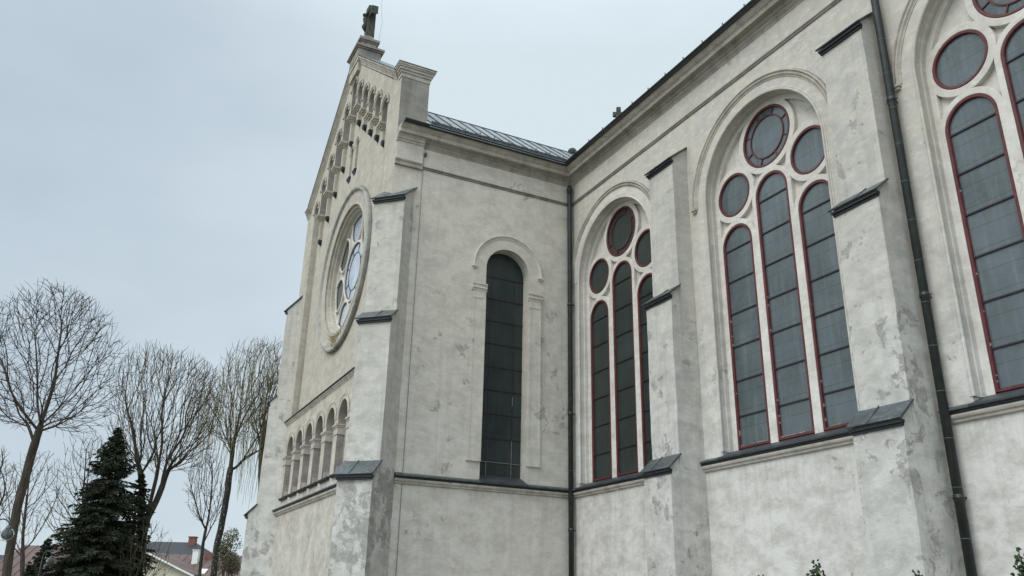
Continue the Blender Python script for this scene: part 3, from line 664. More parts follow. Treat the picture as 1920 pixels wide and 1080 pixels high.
tube(mb, [(XC - .34, -4.83, 19.57), (XC - .08, -4.87, 19.41)], [.025, .035], 6); tube(mb, [(XC + .34, -4.83, 19.57), (XC + .08, -4.87, 19.41)], [.025, .035], 6)
mb.build('stone_cross', M['cross'], church)
mb = MB(); tube(mb, [(XC + .3, -4.45, 18.38), (XC + .28, -4.38, 19.2), (XC + .22, -4.45, 20.0), (XC + .45, -4.3, 21.2)], 0.0035, 5); mb.build('lightning_rod', M['wire'], church)
mb = MB(); tube(mb, [(0.06, -4.20, 12.3), (0.035, -4.25, 11.9), (0.022, -4.245, 8), (0.022, -4.245, 0)], 0.0045, 5)
tube(mb, [(0.36, -4.1, 12.66), (0.12, -4.16, 12.35), (0.06, -4.2, 12.25)], 0.005, 5); box(mb, TRAN, -4.235, -4.185, 12.0, 12.08, 0, .07)
mb.build('lightning_conductor', M['wire'], church)

# rose window
RC, RX = 10.50, -4.56
mb = MB()
sweep(mb, FAC, circ(RX, RC, 2.40, 96), [(.128, -.16), (.13, -.14), (.455, -.155), (.465, -.14), (.50, -.135), (.525, -.16), (.53, -.21),
                                        (.555, -.215), (.565, -.20), (.59, -.21), (.60, -.29), (.625, -.295), (.64, -.285), (.655, -.30), (.665, -.43)], closed=True, smooth=False)
rose = mb.build('rose_window', M['face'], church, label='round rose window in the transept gable')
mb = MB(); sweep(mb, FAC, circ(RX, RC, 2.40, 96), [(0, -.195), (0.0, -.095), (.02, -.075), (.055, -.068), (.085, -.08), (.105, -.12), (.12, -.125), (.129, -.14), (.129, -.19)], closed=True); mb.build('outer_ring', M['ring'], rose)
mb = MB(); sweep(mb, FAC, circ(RX, RC, 2.43, 96), [(0, -.195), (0.0, -.16), (.029, -.158), (.03, -.195)], closed=True); mb.build('moulding_shade_line', M['shade_line'], rose)  # dark band painting the shade around the ring
mb = MB(); sweep(mb, FAC, circ(RX, RC, 1.885, 96), [(0, -.17), (0.0, -.148), (.012, -.146), (.02, -.165)], closed=True); mb.build('moulding_shade_line', M['shade_line'], rose)  # painted shade line at the edge of the reveal
LOB = [2 * PI * k / 7 for k in range(7)]
def lobe(t, grow_=0.0, RR=1.70):
    c = Vector((1.40 * math.sin(t), 1.40 * math.cos(t))); P = []
    for q in circ(c.x, c.y, 0.475 + grow_, 44):
        v = Vector(q)
        if v.length > RR + grow_ * .2: v = v.normalized() * (RR + grow_ * .2)
        P.append((RX + v.x, RC + v.y))
    return P
shapes = [circ(RX, RC, .84, 48)] + [lobe(t) for t in LOB]
mb = MB(); plate(mb, FAC, circ(RX, RC, 1.76, 84), shapes, -0.545, -0.485)
e = 0
sweep(mb, FAC, circ(RX, RC, .84, 48), [(0, -.487), (0, -.430), (-.015, -.423), (-.055, -.423), (-.07, -.435), (-.07, -.487)], closed=True)
for t in LOB:
    e += 1; o = .0016 * e
    a0 = math.degrees(t); c = (RX + 1.40 * math.sin(t), RC + 1.40 * math.cos(t))
    sweep(mb, FAC, arc(c[0], c[1], .475, 30, a0 + 62, a0 + 298), [(0, -.487), (0, -.430 + o), (-.015, -.423 + o), (-.05, -.423 + o), (-.065, -.435 + o), (-.065, -.487)])
sweep(mb, FAC, circ(RX, RC, 1.77, 84), [(0, -.487), (0, -.413), (.05, -.413), (.065, -.425), (.07, -.487)], closed=True)
mb.build('rose_tracery', M['trac'], rose)
for e, sh in enumerate(shapes):
    g = MB(); plate(g, FAC, sh, [], -.487, -.480); g.build('pane', M['glassr'] if e in (0, 1, 4, 5) else M['glassg'], rose)
    g = MB(); sweep(g, FAC, sh, [(-.002, -.484), (-.002, -.462), (.020, -.462), (.024, -.484)], closed=True)
    if e == 0:
        a, z = RX, RC
        sweep(g, FAC, circ(a, z, .56, 48), [(-.010, -.479), (-.010, -.466), (.010, -.466), (.010, -.479)], closed=True, cprof=True)
        for q in range(8):
            t = 2 * PI * (q + .5) / 8
            f2 = lambda u, v, ww, t=t: FAC(a + u * math.cos(t) + v * math.sin(t), z - u * math.sin(t) + v * math.cos(t), ww)
            box(g, f2, -.011, .011, .565, .82, -.479, -.467)
    g.build('light_frame', M['bar'], rose)
m_, t_, b_ = newmat('ochre_lichen'); b_.inputs['Base Color'].default_value = (0.20, 0.145, 0.055, 1); b_.inputs['Roughness'].default_value = .95
M['lichen'] = m_
mb = MB(); random.seed(4)
for k in range(420):
    a = R(random.gauss(186, 8)); r = random.gauss(1.98, .045) if k % 2 else random.uniform(1.95, 2.25); s = random.uniform(.008, .026)
    if not 1.80 < r < 2.26: continue
    c = (RX + r * math.sin(a), RC + r * math.cos(a)); ww = -.155 + (r - 1.945) * 0.046 + .006
    mb.add([FAC(c[0] + s * math.cos(q) * random.uniform(.6, 1.3), c[1] + s * math.sin(q) * random.uniform(.6, 1.3), ww) for q in (0, 1.2, 2.4, 3.6, 4.9)] + [FAC(c[0], c[1], ww + .004)], [(0, 1, 5), (1, 2, 5), (2, 3, 5), (3, 4, 5), (4, 0, 5)])
mb.build('lichen_patch', M['lichen'], rose)

# blind arcade under the rose
A1, A2 = -9.13, -0.47
string_course(frame((0, -4.97, 0), (1, 0, 0), (0, -1, 0)), A1, A2, 4.264)
mb = MB(); sweep(mb, FAC, [(A1, 6.93), (A2, 6.93)], [(0, -.19), (0.0, 0.0), (0.035, .085), (.06, .09), (.075, .08), (.077, -.19)]); mb.build('arcade_flashing', M['lip'], church)
mb = MB(); sweep(mb, FAC, [(A1, 6.93), (A2, 6.93)], [(.078, 0), (.08, .062), (.11, .06), (.13, .035), (.16, .03), (.17, .012), (.20, .01), (.20, 0)]); mb.build('arcade_cornice', M['corn'], church)
mb = MB()
for k in range(-3, 4):
    c = XC + 1.13 * k
    sweep(mb, FAC, arc(c, 5.90, 0.53, 26), [(0, 0), (0.002, .025), (.02, .028), (.035, .012), (.11, .010), (.115, .022), (.13, .018), (.13, 0)])
ba = mb.build('blind_arcade', M['face'], church)
for k in range(-3, 4):
    mb = MB(); sweep(mb, FAC, arc(XC + 1.13 * k, 5.90, 0.54, 26), [(0, .001), (0.001, .016), (.010, .018), (.010, .001)], caps=False); mb.build('moulding_shade_line', M['shade_line'], ba)  # dark strip painting the shade over each arcade ring
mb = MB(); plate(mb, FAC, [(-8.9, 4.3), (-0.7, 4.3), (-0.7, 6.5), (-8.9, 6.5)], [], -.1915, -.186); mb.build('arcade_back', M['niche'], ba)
for k in range(-3, 5):
    c = XC + 1.13 * (k - .5); mb = MB()
    box(mb, FAC, c - .20, c + .20, 5.72, 5.765, -.186, .045); box(mb, FAC, c - .185, c + .185, 5.68, 5.719, -.186, .022)
    box(mb, FAC, c - .175, c + .175, 5.50, 5.68, -.186, .004); box(mb, FAC, c - .19, c + .19, 5.50, 5.53, -.18, .02); box(mb, FAC, c - .17, c + .21, 4.50, 4.72, -.186, -.05)
    mb.build('arcade_impost', M['face'], ba)
for k in range(-3, 4):
    c = XC + 1.13 * k; mb = MB()
    vs = [FAC(c + s * .43, v, ww) for s in (-1, 1) for ww, v in ((-.18, 4.56), (.085, 4.50), (.085, 4.465), (.05, 4.43), (-.18, 4.43))]
    mb.add(vs, [(0, 1, 2, 3, 4), (9, 8, 7, 6, 5)] + [(q, (q + 1) % 5, 5 + (q + 1) % 5, 5 + q) for q in range(5)])
    mb.build('niche_sill', M['lip'], ba)
# far side of the transept, out of sight, closes the body
mb = MB(); box(mb, frame((-9.6, 0, 0), (0, 1, 0), (1, 0, 0)), -4.9, 5, -0.4, 12.9, 0.0, 0.4); mb.build('transept_far_wall', M['side'], church)

# ------------------------------------------------------------------ downpipes
def downpipe(x, y, r, ztop, seams, cols, hop, lab):
    mb = MB(); pts = [(x, y, -0.2)]
    pts += [(x, y, ztop - .35), (x, y, ztop)]
    tube(mb, pts, r, 18)
    for z in cols: tube(mb, [(x, y, z - .045), (x, y, z - .04), (x, y, z + .04), (x, y, z + .045)], [r, r + .007, r + .007, r], 18)
    if hop: tube(mb, [(x, y, ztop - .16), (x, y, ztop - .02), (x, y, ztop + .10)], [r, r * 1.3, r * .6], 14)
    o = mb.build('downpipe', M['pipe'], church, label=lab)
    for z in seams: mb = MB(); tube(mb, [(x, y, z - .005), (x, y, z + .005)], r + .003, 18); mb.build('pipe_seam', M['solder'], o)
    for z in cols:
        mb = MB(); tube(mb, [(x, y, z - .012), (x, y, z + .012)], r + .013, 18); tube(mb, [(x - r - .035, y + .02, z), (x + r + .035, y + .02, z)], .010, 6); tube(mb, [(x, y, z), (x, 0.0, z)], .012, 6); mb.build('pipe_bracket', M['gut'], o)
downpipe(0.13, -0.13, 0.062, 12.1, [1.2 + .86 * k for k in range(13)], [3.3, 6.0, 8.8], True, 'dark downpipe in the inner corner of the church')
downpipe(9.955, -0.14, 0.062, 12.6, [1.9 + .64 * k for k in range(17)], [3.05, 5.85, 9.1], False, 'thick black downpipe beside the second nave buttress')

# ------------------------------------------------------------------ ground
m, t, b = newmat('lawn_and_gravel'); p = posn(t)
c = mixc(t, rmp(t, nse(t, p, 0.25, 8, .6), .45, .55), (0.30, 0.29, 0.26), (0.075, 0.09, 0.04))
c = mixc(t, rmp(t, nse(t, p, 14, 6, .7), .4, .7, 0, .6), c, (0.12, 0.11, 0.08)); t.links.new(c, b.inputs['Base Color']); b.inputs['Roughness'].default_value = .95
bp = nd(t, 'ShaderNodeBump', Strength=.6, Distance=.05); t.links.new(nse(t, p, 30, 5), bp.inputs['Height']); t.links.new(bp.outputs[0], b.inputs['Normal'])
mb = MB(); mb.add([(-900, -900, 0), (900, -900, 0), (900, 900, 0), (-900, 900, 0)], [(0, 1, 2, 3)]); g = mb.build('ground', m); g['kind'] = 'structure'
mb = MB(); f5 = frame((0, 0, 0), (1, 0, 0), (0, -1, 0)); mb.add([f5(a, 0.004, b_) for a, b_ in ((0.2, 3.2), (26, 3.2), (26, 13), (0.2, 13))], [(0, 1, 2, 3)])
g = mb.build('path', plain('paving', (0.18, 0.176, 0.165), .9, .2, 3)); g['kind'] = 'structure'
#TREES
# ------------------------------------------------------------------ planting and houses to the west
def T(u, z, d): return Vector((CAM.x, CAM.y, 0)) + FW * d + RT * u + Vector((0, 0, z))
def inside(p, poly):
    c = False; n = len(poly)
    for i in range(n):
        a, b = poly[i], poly[i - 1]
        if (a[1] > p[1]) != (b[1] > p[1]) and p[0] < (b[0] - a[0]) * (p[1] - a[1]) / (b[1] - a[1]) + a[0]: c = not c
    return c
def bark(name, col, col2, f=0.5, streak=(9, 9, 1.2)):
    m, t, b = newmat(name); p = posn(t)
    c = mixc(t, rmp(t, nse(t, posn(t, streak), 1.5, 6, .65), .5 - .1 * f, .5 + .12), col, col2)
    t.links.new(c, b.inputs['Base Color']); b.inputs['Roughness'].default_value = .95; b.inputs['Specular IOR Level'].default_value = .15
    bp = nd(t, 'ShaderNodeBump', Strength=.7, Distance=.03); t.links.new(nse(t, posn(t, streak), 2.5, 6, .7), bp.inputs['Height']); t.links.new(bp.outputs[0], b.inputs['Normal'])
    return m
M['bark'] = bark('linden_bark', (0.050, 0.040, 0.032), (0.085, 0.070, 0.055))
M['twig'] = plain('twig_bark', (0.045, 0.036, 0.030), .9, .2, 3)
M['twig2'] = plain('budding_twigs', (0.085, 0.070, 0.042), .9, .3, 1.2)
M['willow'] = plain('willow_shoots', (0.16, 0.145, 0.065), .9, .3, 1.2)
M['birch'] = bark('birch_bark', (0.045, 0.042, 0.036), (0.34, 0.33, 0.30), -.75, (9, 9, 7))
M['needle'] = plain('spruce_needles', (0.040, 0.050, 0.030), .85, .45, 3.5, spec=.2)
M['leafb'] = plain('evergreen_leaves', (0.030, 0.055, 0.018), .7, .5, 8, spec=.3)
M['leafo'] = plain('olive_buds', (0.115, 0.105, 0.06), .9, .3, 3)
def grow(seed, d, limbs, outline, rad, nat, step=0.17, infl=1.5, trop=0.10, jd=0.0, tip=0.007, p=2.1, core=0.0, bf=0.55):
    rnd = random.Random(seed); nodes = []; par = []; lvl = {}
    for li, (pts, att) in enumerate(limbs):        # limbs: polylines (u, z, depth offset) resampled; att = index of the limb point it leaves from
        prev = -1 if att is None else lvl[att]
        P = [Vector(q) for q in pts]
        for i in range(len(P)):
            if i == 0:
                if att is None: nodes.append(P[0]); par.append(-1); prev = len(nodes) - 1
                continue
            a = P[i - 1] if i > 0 else nodes[prev]; L = (P[i] - a).length; n = max(1, int(L / step))
            for k in range(1, n + 1):
                q = a.lerp(P[i], k / n); q = q + Vector((rnd.gauss(0, .012), rnd.gauss(0, .012), rnd.gauss(0, .012)))
                nodes.append(q); par.append(prev); prev = len(nodes) - 1
            lvl[(li, i)] = prev
    us = [q[0] for q in outline]; zs = [q[1] for q in outline]; cu, cz = sum(us) / len(us), sum(zs) / len(zs)
    hu, hz = (max(us) - min(us)) / 2, (max(zs) - min(zs)) / 2
    at = []
    while len(at) < nat:
        u, z = rnd.uniform(min(us), max(us)), rnd.uniform(min(zs), max(zs))
        if not inside((u, z), outline): continue
        rr_ = ((u - cu) / hu) ** 2 + ((z - cz) / hz) ** 2
        if rr_ < core and rnd.random() < .6: continue
        w_ = rad * math.sqrt(max(0.06, 1.0 - 0.8 * min(1, rr_)))
        at.append(Vector((u, z, rnd.uniform(-w_, w_))))
    # balanced minimum spanning tree: every point joins the node that keeps both the link and the way to the root short
    A = np.array([tuple(q) for q in at]); K = len(at); best = np.full(K, 1e9); bpar = np.zeros(K, int); done = np.zeros(K, bool)
    PL = [0.0] * len(nodes)
    for i in range(1, len(nodes)): PL[i] = PL[par[i]] + (nodes[i] - nodes[par[i]]).length
    def relax(i):
        q = nodes[i]; dd = np.linalg.norm(A - np.array(tuple(q)), axis=1); c = dd * 1.12 - trop * (A[:, 1] - q.y) + bf * PL[i]
        m = (c < best) & ~done; best[m] = c[m]; bpar[m] = i
    for i in range(len(nodes)):
        if nodes[i].y > cz - hz - 0.5: relax(i)
    for it in range(K):
        k = int(np.argmin(best)); pi = int(bpar[k]); L = (at[k] - nodes[pi]).length; m_ = max(1, int(L / .22)); a, prev = nodes[pi], pi
        dr0 = (a - nodes[par[pi]]).normalized() if par[pi] >= 0 else Vector((0, 1, 0))
        for h in range(1, m_ + 1):
            t = h / m_; q = a.lerp(at[k], t) + dr0 * (L * .22 * t * (1 - t)) + Vector((rnd.gauss(0, .006), rnd.gauss(0, .006), rnd.gauss(0, .006)))
            nodes.append(q); par.append(prev); PL.append(PL[prev] + L / m_); prev = len(nodes) - 1
        done[k] = True; best[k] = 1e9; relax(prev); best[k] = 1e9
    n = len(nodes); ch = [[] for _ in range(n)]
    for i in range(n):
        if par[i] >= 0: ch[par[i]].append(i)
    r = [0.0] * n
    order = sorted(range(n), key=lambda i: -i)
    for i in order:
        r[i] = tip if not ch[i] else (sum(r[c] ** p for c in ch[i])) ** (1 / p)
    return nodes, par, ch, r, rnd
def tree(name, label, d, G, scale_r, mats, group=None, trunk_r=None, extra=None, thick=0.03, cat='tree', tips=1, tl=0.17, tw=0.0046, ex=1.25):
    nodes, par, ch, r, rnd = G
    R0 = trunk_r or r[0]
    for _ in range(2):                     # ease the kinks out of the shoots
        nn_ = [q.copy() for q in nodes]
        for i in range(1, len(nodes)):
            if ch[i] and par[i] >= 0: c = max(ch[i], key=lambda q: r[q]); nn_[i] = nodes[i] * .4 + nodes[par[i]] * .3 + nodes[c] * .3
        nodes = nn_
    rr_ = [tw + (R0 - tw) * (x / r[0]) ** ex for x in r]
    W = lambda q: T(q.x, q.y, d + q.z)
    base = nodes[0]
    root = empty(name, W(Vector((base.x, 0, base.z))), label, cat, group)
    inv = -root.location
    big, small = MB(), MB()
    starts = [(0, None)]
    while starts:
        i, frm = starts.pop(); pts = []; rad = []
        if frm is not None: pts.append(W(nodes[frm]) + inv); rad.append(min(rr_[frm], rr_[i] * 1.15))
        j = i
        while True:
            pts.append(W(nodes[j]) + inv); rad.append(rr_[j])
            if not ch[j]: break
            c = sorted(ch[j], key=lambda q: -r[q])
            for q in c[1:]: starts.append((q, j))
            j = c[0]
        if len(pts) < 2: continue
        B = rad[0] > thick
        tube(big if B else small, pts, rad, 9 if rad[0] > .09 else (5 if B else 3), caps=False)
        for q in range(tips):
            e = pts[-1]; dr = (pts[-1] - pts[-2]).normalized() + Vector((rnd.gauss(0, .22), rnd.gauss(0, .22), rnd.gauss(0.1, .2)))
            m_ = e + dr.normalized() * tl * rnd.uniform(.5, 1.1); tube(small, [e, e.lerp(m_, .5) + Vector((0, 0, -.01)), m_], [rad[-1], rad[-1] * .8, rad[-1] * .5], 3, caps=False)
        if not B and len(pts) > 3:
            for q in range(len(pts) // 4):
                ei = rnd.randrange(1, len(pts)); e = pts[ei]; dr = (e - pts[ei - 1]).normalized() + Vector((rnd.gauss(0, .35), rnd.gauss(0, .35), rnd.gauss(.1, .3)))
                tube(small, [e, e + dr.normalized() * tl * rnd.uniform(.4, .9)], [rad[-1] * .9, rad[-1] * .5], 3, caps=False)
    if extra: extra(root, nodes, ch, r, W, inv, rnd, small)
    big.build('trunk', mats[0], root, recalc=False); small.build('crown', mats[1], root, recalc=False)
    return root
G = grow(11, 24, [
    ([(-13.52, -.1, 0), (-13.56, 1.79, 0), (-13.62, 2.41, 0), (-13.75, 3.82, 0.05), (-13.73, 5.15, .1), (-13.65, 6.3, .1), (-13.58, 7.09, .15), (-13.54, 7.98, .1), (-13.58, 8.81, 0), (-13.63, 9.66, 0)], None),
    ([(-13.65, 6.3, .1), (-14.0, 7.0, .3), (-14.17, 7.56, .4), (-14.41, 8.46, .4), (-14.64, 9.12, .5)], (0, 5)),
    ([(-14.0, 7.0, .3), (-13.86, 7.25, -.2), (-14.02, 7.81, -.5), (-14.1, 8.6, -.7)], (1, 1)),
    ([(-13.54, 7.85, .1), (-13.15, 8.16, -.3), (-12.58, 8.09, -.5), (-12.01, 8.02, -.6)], (0, 7)),
    ([(-13.59, 6.93, .15), (-13.25, 7.18, .4), (-13.08, 7.83, .8), (-12.8, 8.7, 1.0)], (0, 6)),
    ([(-13.65, 6.3, .1), (-13.3, 6.6, -.6), (-13.0, 6.9, -1.1)], (0, 5)),
    ([(-13.55, 7.6, .1), (-13.5, 8.4, .7), (-13.2, 9.3, 1.0)], (0, 7))],
    [(-14.28, 6.21), (-15.1, 6.4), (-15.8, 7.3), (-16.08, 8.4), (-15.5, 9.6), (-14.9, 10.15), (-14.04, 10.55), (-13.18, 10.4), (-12.35, 9.7), (-12.0, 8.9), (-11.85, 8.2), (-11.9, 7.6), (-11.95, 6.95), (-12.4, 6.1), (-13.0, 6.0), (-13.35, 6.5), (-13.85, 6.25)], 2.1, 3600, core=.22, trop=.05)
tree('linden_tree', 'big bare linden with a round crown, leftmost of the tall trees, its dark trunk leaning', 24, G, 1.0, (M['bark'], M['twig']), 'bare trees west of the church', trunk_r=0.118)
G = grow(12, 32, [
    ([(-13.4, -.1, 0), (-13.4, 1.95, 0), (-13.42, 3.15, 0), (-13.43, 4.28, 0), (-13.4, 5.25, .1), (-13.38, 6.24, .2), (-13.39, 7.25, .2), (-13.57, 8.28, .2), (-13.68, 9.56, .2)], None),
    ([(-13.42, 3.15, 0), (-13.57, 4.85, -.2), (-13.71, 5.83, -.3), (-14.03, 6.83, -.5), (-14.24, 7.64, -.6), (-14.68, 8.68, -.8)], (0, 2)),
    ([(-13.43, 4.28, 0), (-13.18, 5.45, .3), (-13.18, 6.65, .4), (-12.71, 7.67, .5), (-12.78, 8.51, .5), (-12.5, 9.58, .6)], (0, 3)),
    ([(-13.39, 5.9, .2), (-13.62, 6.84, -.5), (-13.85, 7.86, -.9), (-14.13, 9.12, -1.2)], (0, 5)),
    ([(-13.2, 6.0, .3), (-12.6, 6.6, .2), (-12.2, 6.9, .4), (-11.9, 6.5, .5)], (2, 1))],
    [(-15.0, 7.0), (-15.3, 8.0), (-15.4, 8.87), (-15.29, 9.95), (-15.03, 10.57), (-14.25, 11.0), (-13.4, 11.0), (-12.92, 10.55), (-12.4, 10.8), (-11.79, 10.25), (-11.45, 9.39), (-11.4, 8.54), (-11.5, 7.0), (-12.2, 6.2), (-13.32, 6.4), (-14.13, 6.3)], 2.2, 3400, core=.15, trop=.25)
tree('linden_tree', 'bare tree with a forked dark trunk, second of the tall trees, right of the spruce', 32, G, 1.0, (M['bark'], M['twig2']), 'bare trees west of the church', trunk_r=0.19)
def weep(root, nodes, ch, r, W, inv, rnd, small):
    mb = MB(); n = 0
    for i in rnd.sample(range(len(nodes)), min(len(nodes), 1500)):
        if ch[i] or n > 330 or nodes[i].x > -11.0: continue
        n += 1; p = W(nodes[i]) + inv; L = rnd.uniform(.8, 3.6); q = [p]
        dx = Vector((rnd.gauss(0, .18), rnd.gauss(0, .18), 0))
        for k in range(1, 8): q.append(p + dx * (1 - math.exp(-k * .6)) + Vector((rnd.gauss(0, .02), rnd.gauss(0, .02), -L * (k / 7) ** 1.1)))
        tube(mb, q, [.0085] * 7 + [.004], 3, caps=False)
    mb.build('hanging_shoots', M['willow'], root, recalc=False)
G = grow(13, 38, [
    ([(-12.55, -.1, 0), (-12.58, 2.09, 0), (-12.66, 3.73, 0), (-12.54, 5.31, 0), (-12.53, 7.18, 0), (-12.54, 8.63, 0), (-12.46, 9.87, 0), (-12.59, 11.65, .2), (-12.32, 12.7, .2)], None),
    ([(-12.55, 7.5, 0), (-12.7, 9.12, -.3), (-12.97, 9.98, -.4), (-13.67, 10.47, -.5), (-14.45, 10.71, -.6)], (0, 4)),
    ([(-12.5, 8.39, 0), (-12.15, 9.38, .3), (-11.82, 10.64, .4), (-11.33, 11.68, .5), (-10.99, 11.94, .5)], (0, 5)),
    ([(-12.4, 9.0, 0), (-11.97, 9.88, -.4), (-11.34, 10.78, -.6), (-10.75, 11.05, -.7)], (0, 5)),
    ([(-12.5, 7.0, 0), (-12.0, 7.9, .5), (-11.4, 8.3, .8), (-10.7, 8.4, .9)], (0, 4))],
    [(-14.3, 9.4), (-14.9, 10.6), (-14.5, 11.4), (-13.5, 11.5), (-13.1, 12.5), (-12.4, 13.1), (-11.6, 13.35), (-10.7, 13.3), (-10.2, 11.7), (-10.2, 8.6), (-11.08, 8.0), (-11.87, 8.6), (-12.54, 8.2), (-13.5, 8.6)], 2.0, 1700, trop=.25)
tree('birch_tree', 'weeping tree with white-flecked trunk and hanging shoots, nearest the church', 38, G, 1.0, (M['birch'], M['twig2']), 'bare trees west of the church', trunk_r=0.14, extra=weep)
G = grow(14, 36, [([(-12.6, -.1, 0), (-12.48, 2.05, 0), (-12.58, 3.81, 0), (-12.49, 5.1, 0), (-12.57, 6.42, 0), (-12.66, 7.32, 0)], None), ([(-12.58, 3.81, 0), (-12.3, 4.7, .2), (-12.15, 5.6, .3)], (0, 2))],
    [(-13.5, 5.6), (-13.55, 6.85), (-13.04, 7.6), (-12.4, 7.4), (-12.0, 6.4), (-11.9, 5.1), (-12.38, 4.5), (-13.0, 4.8)], .9, 600, step=.14, trop=.2)
tree('young_tree', 'slender bare young tree just left of the white-flecked trunk', 36, G, 1.0, (M['bark'], M['twig']), trunk_r=0.07)
G = grow(15, 42, [([(-12.0, -.1, 0), (-12.14, 6.51, 0), (-12.41, 8.6, 0), (-12.48, 10.22, 0), (-12.52, 11.6, 0), (-12.25, 12.74, 0)], None),
    ([(-12.41, 8.6, 0), (-12.91, 9.93, .3), (-13.23, 10.75, .5)], (0, 2)), ([(-12.41, 8.8, 0), (-12.21, 10.22, -.4), (-11.9, 11.06, -.5)], (0, 2))],
    [(-13.16, 10.0), (-13.48, 11.58), (-12.7, 13.1), (-11.62, 13.4), (-10.9, 11.08), (-11.3, 9.7), (-12.51, 9.2)], 1.3, 1100, trop=.25)
tree('dark_tree', 'dark forked bare tree directly behind the far corner of the church', 42, G, 1.0, (M['bark'], M['twig']), 'bare trees west of the church', trunk_r=0.15)
for sd, d, limbs, ol, n, tr, lab in (
    (16, 45, [([(-25.6, -.1, 0), (-25.9, 1.95, 0), (-26.51, 4.67, 0), (-26.89, 6.56, 0), (-27.09, 7.94, 0)], None)], [(-27.8, 6.4), (-28.2, 8.6), (-27.2, 9.2), (-26.4, 8.3), (-25.9, 7.2), (-26.3, 5.6), (-27, 5.4)], 330, .13, 'bare tree cut by the left edge of the picture'),
    (17, 40, [([(-21.6, -.1, 0), (-21.78, 1.94, 0), (-22.29, 4.12, 0), (-22.42, 5.31, 0), (-22.58, 6.77, 0)], None)], [(-23.3, 4.2), (-23.8, 6.5), (-23.4, 7.75), (-22.6, 8.3), (-21.4, 7.9), (-21.0, 6.3), (-21.4, 4.6), (-22.3, 3.4)], 520, .10, 'thin bare tree standing behind the trunk of the big linden'),
    (18, 34, [([(-16.0, -.1, 0), (-16.11, 1.94, 0), (-16.53, 3.99, 0), (-16.93, 5.42, 0), (-17.08, 6.68, 0)], None), ([(-16.3, 3.0, 0), (-17.0, 4.2, .3), (-17.9, 5.2, .3)], (0, 1))], [(-18.5, 4.6), (-18.4, 5.8), (-18.05, 6.8), (-17.52, 7.8), (-16.8, 8.0), (-16.0, 7.3), (-15.6, 5.0), (-16.6, 3.4), (-17.87, 4.0)], 620, .10, 'thin bare tree showing through and left of the spruce')):
    G = grow(sd, d, limbs, ol, .9, n, step=.16, trop=.15)
    tree('bare_tree', lab, d, G, 1.0, (M['bark'], M['twig2']), 'thin bare trees in the background', trunk_r=tr)
# fork saplings hugging the second tree
G = grow(19, 30, [([(-12.6, -.1, 0), (-12.7, 1.5, 0), (-12.5, 2.8, 0)], None)], [(-13.3, 1.9), (-13.2, 3.6), (-12.4, 4.2), (-11.6, 3.6), (-11.5, 2.3), (-12.3, 1.7)], .7, 330, step=.12, trop=.2)
tree('bare_shrub', 'twiggy bare shrub at the foot of the forked tree', 30, G, 1.0, (M['bark'], M['twig2']), None, trunk_r=.05, cat='shrub')

def spruce(name, label, d, u, H, Rm, seed, whorl=.20, nb=9, lean=0.0, group=None):
    rnd = random.Random(seed); root = empty(name, T(u, 0, d), label, 'tree', group)
    mt, mn = MB(), MB(); tube(mt, [(0, 0, 0), (lean * .5, 0, H * .5), (lean, 0, H)], [.02 * H + .03, .012 * H, .012], 8)
    z = .35
    while z < H - .05:
        f = 1 - z / H; L0 = Rm * (f ** .78) * (0.9 if f < .9 else .8)
        for k in range(nb):
            a = rnd.uniform(0, 2 * PI); L = L0 * rnd.uniform(.55, 1.15) * (1 if f > .14 else .5 + 3.5 * f) + .03; z0 = z + rnd.uniform(-.1, .1)
            dr = Vector((math.cos(a), math.sin(a), 0)); sd = Vector((-math.sin(a), math.cos(a), 0)); pts = []
            n = max(3, int(L / .13)); up = .55 if f < .25 else rnd.uniform(-.1, .12)
            for i in range(n + 1):
                t = i / n; pts.append(Vector((lean * z0 / H, 0, z0)) + dr * L * t + Vector((0, 0, L * (up * t - .42 * t * t + (.24 * t ** 3)))))
            tube(mt, pts, [.014 * (1 - .8 * i / n) + .003 for i in range(n + 1)], 3, caps=False)
            for i in range(1, n + 1):
                p = pts[i]; w_ = (.30 * (1 - .55 * i / n)) * min(1, L / 1.0) + .07
                for s in (-1, 1, 0):
                    for rep in range(4):
                        q = (dr * rnd.uniform(.35, .9) + sd * s * rnd.uniform(.6, 1.1) + Vector((0, 0, rnd.uniform(-.75, .1)))).normalized() * w_ * rnd.uniform(.6, 1.25)
                        b = q.cross(Vector((rnd.gauss(0, 1), rnd.gauss(0, 1), rnd.gauss(0, 1)))).normalized() * rnd.uniform(.009, .018)
                        mn.add([p - b, p + b, p + q * .55 + b * 1.3, p + q, p + q * .55 - b * 1.3], [(0, 1, 2, 3, 4)])
        z += whorl * (0.6 + .5 * f)
    mt.build('trunk', M['bark'], root, recalc=False); mn.build('crown', M['needle'], root, recalc=False)
spruce('spruce_tree', 'tall dense dark green spruce between the two lindens', 30, -14.12, 7.45, 2.35, 5, lean=-.22, nb=15, whorl=.18)
spruce('spruce_tree', 'shorter dark spruce tucked between the tall spruce and the forked trunk', 31, -13.42, 5.9, 1.6, 6, nb=11)
spruce('spruce_tree', 'small young fir with its tip just above the bottom edge at the left', 27, -14.60, 2.62, .62, 7, whorl=.12)
spruce('spruce_tree', 'low dark evergreen at the left foot of the tall spruce', 29, -15.3, 3.5, 1.0, 8)
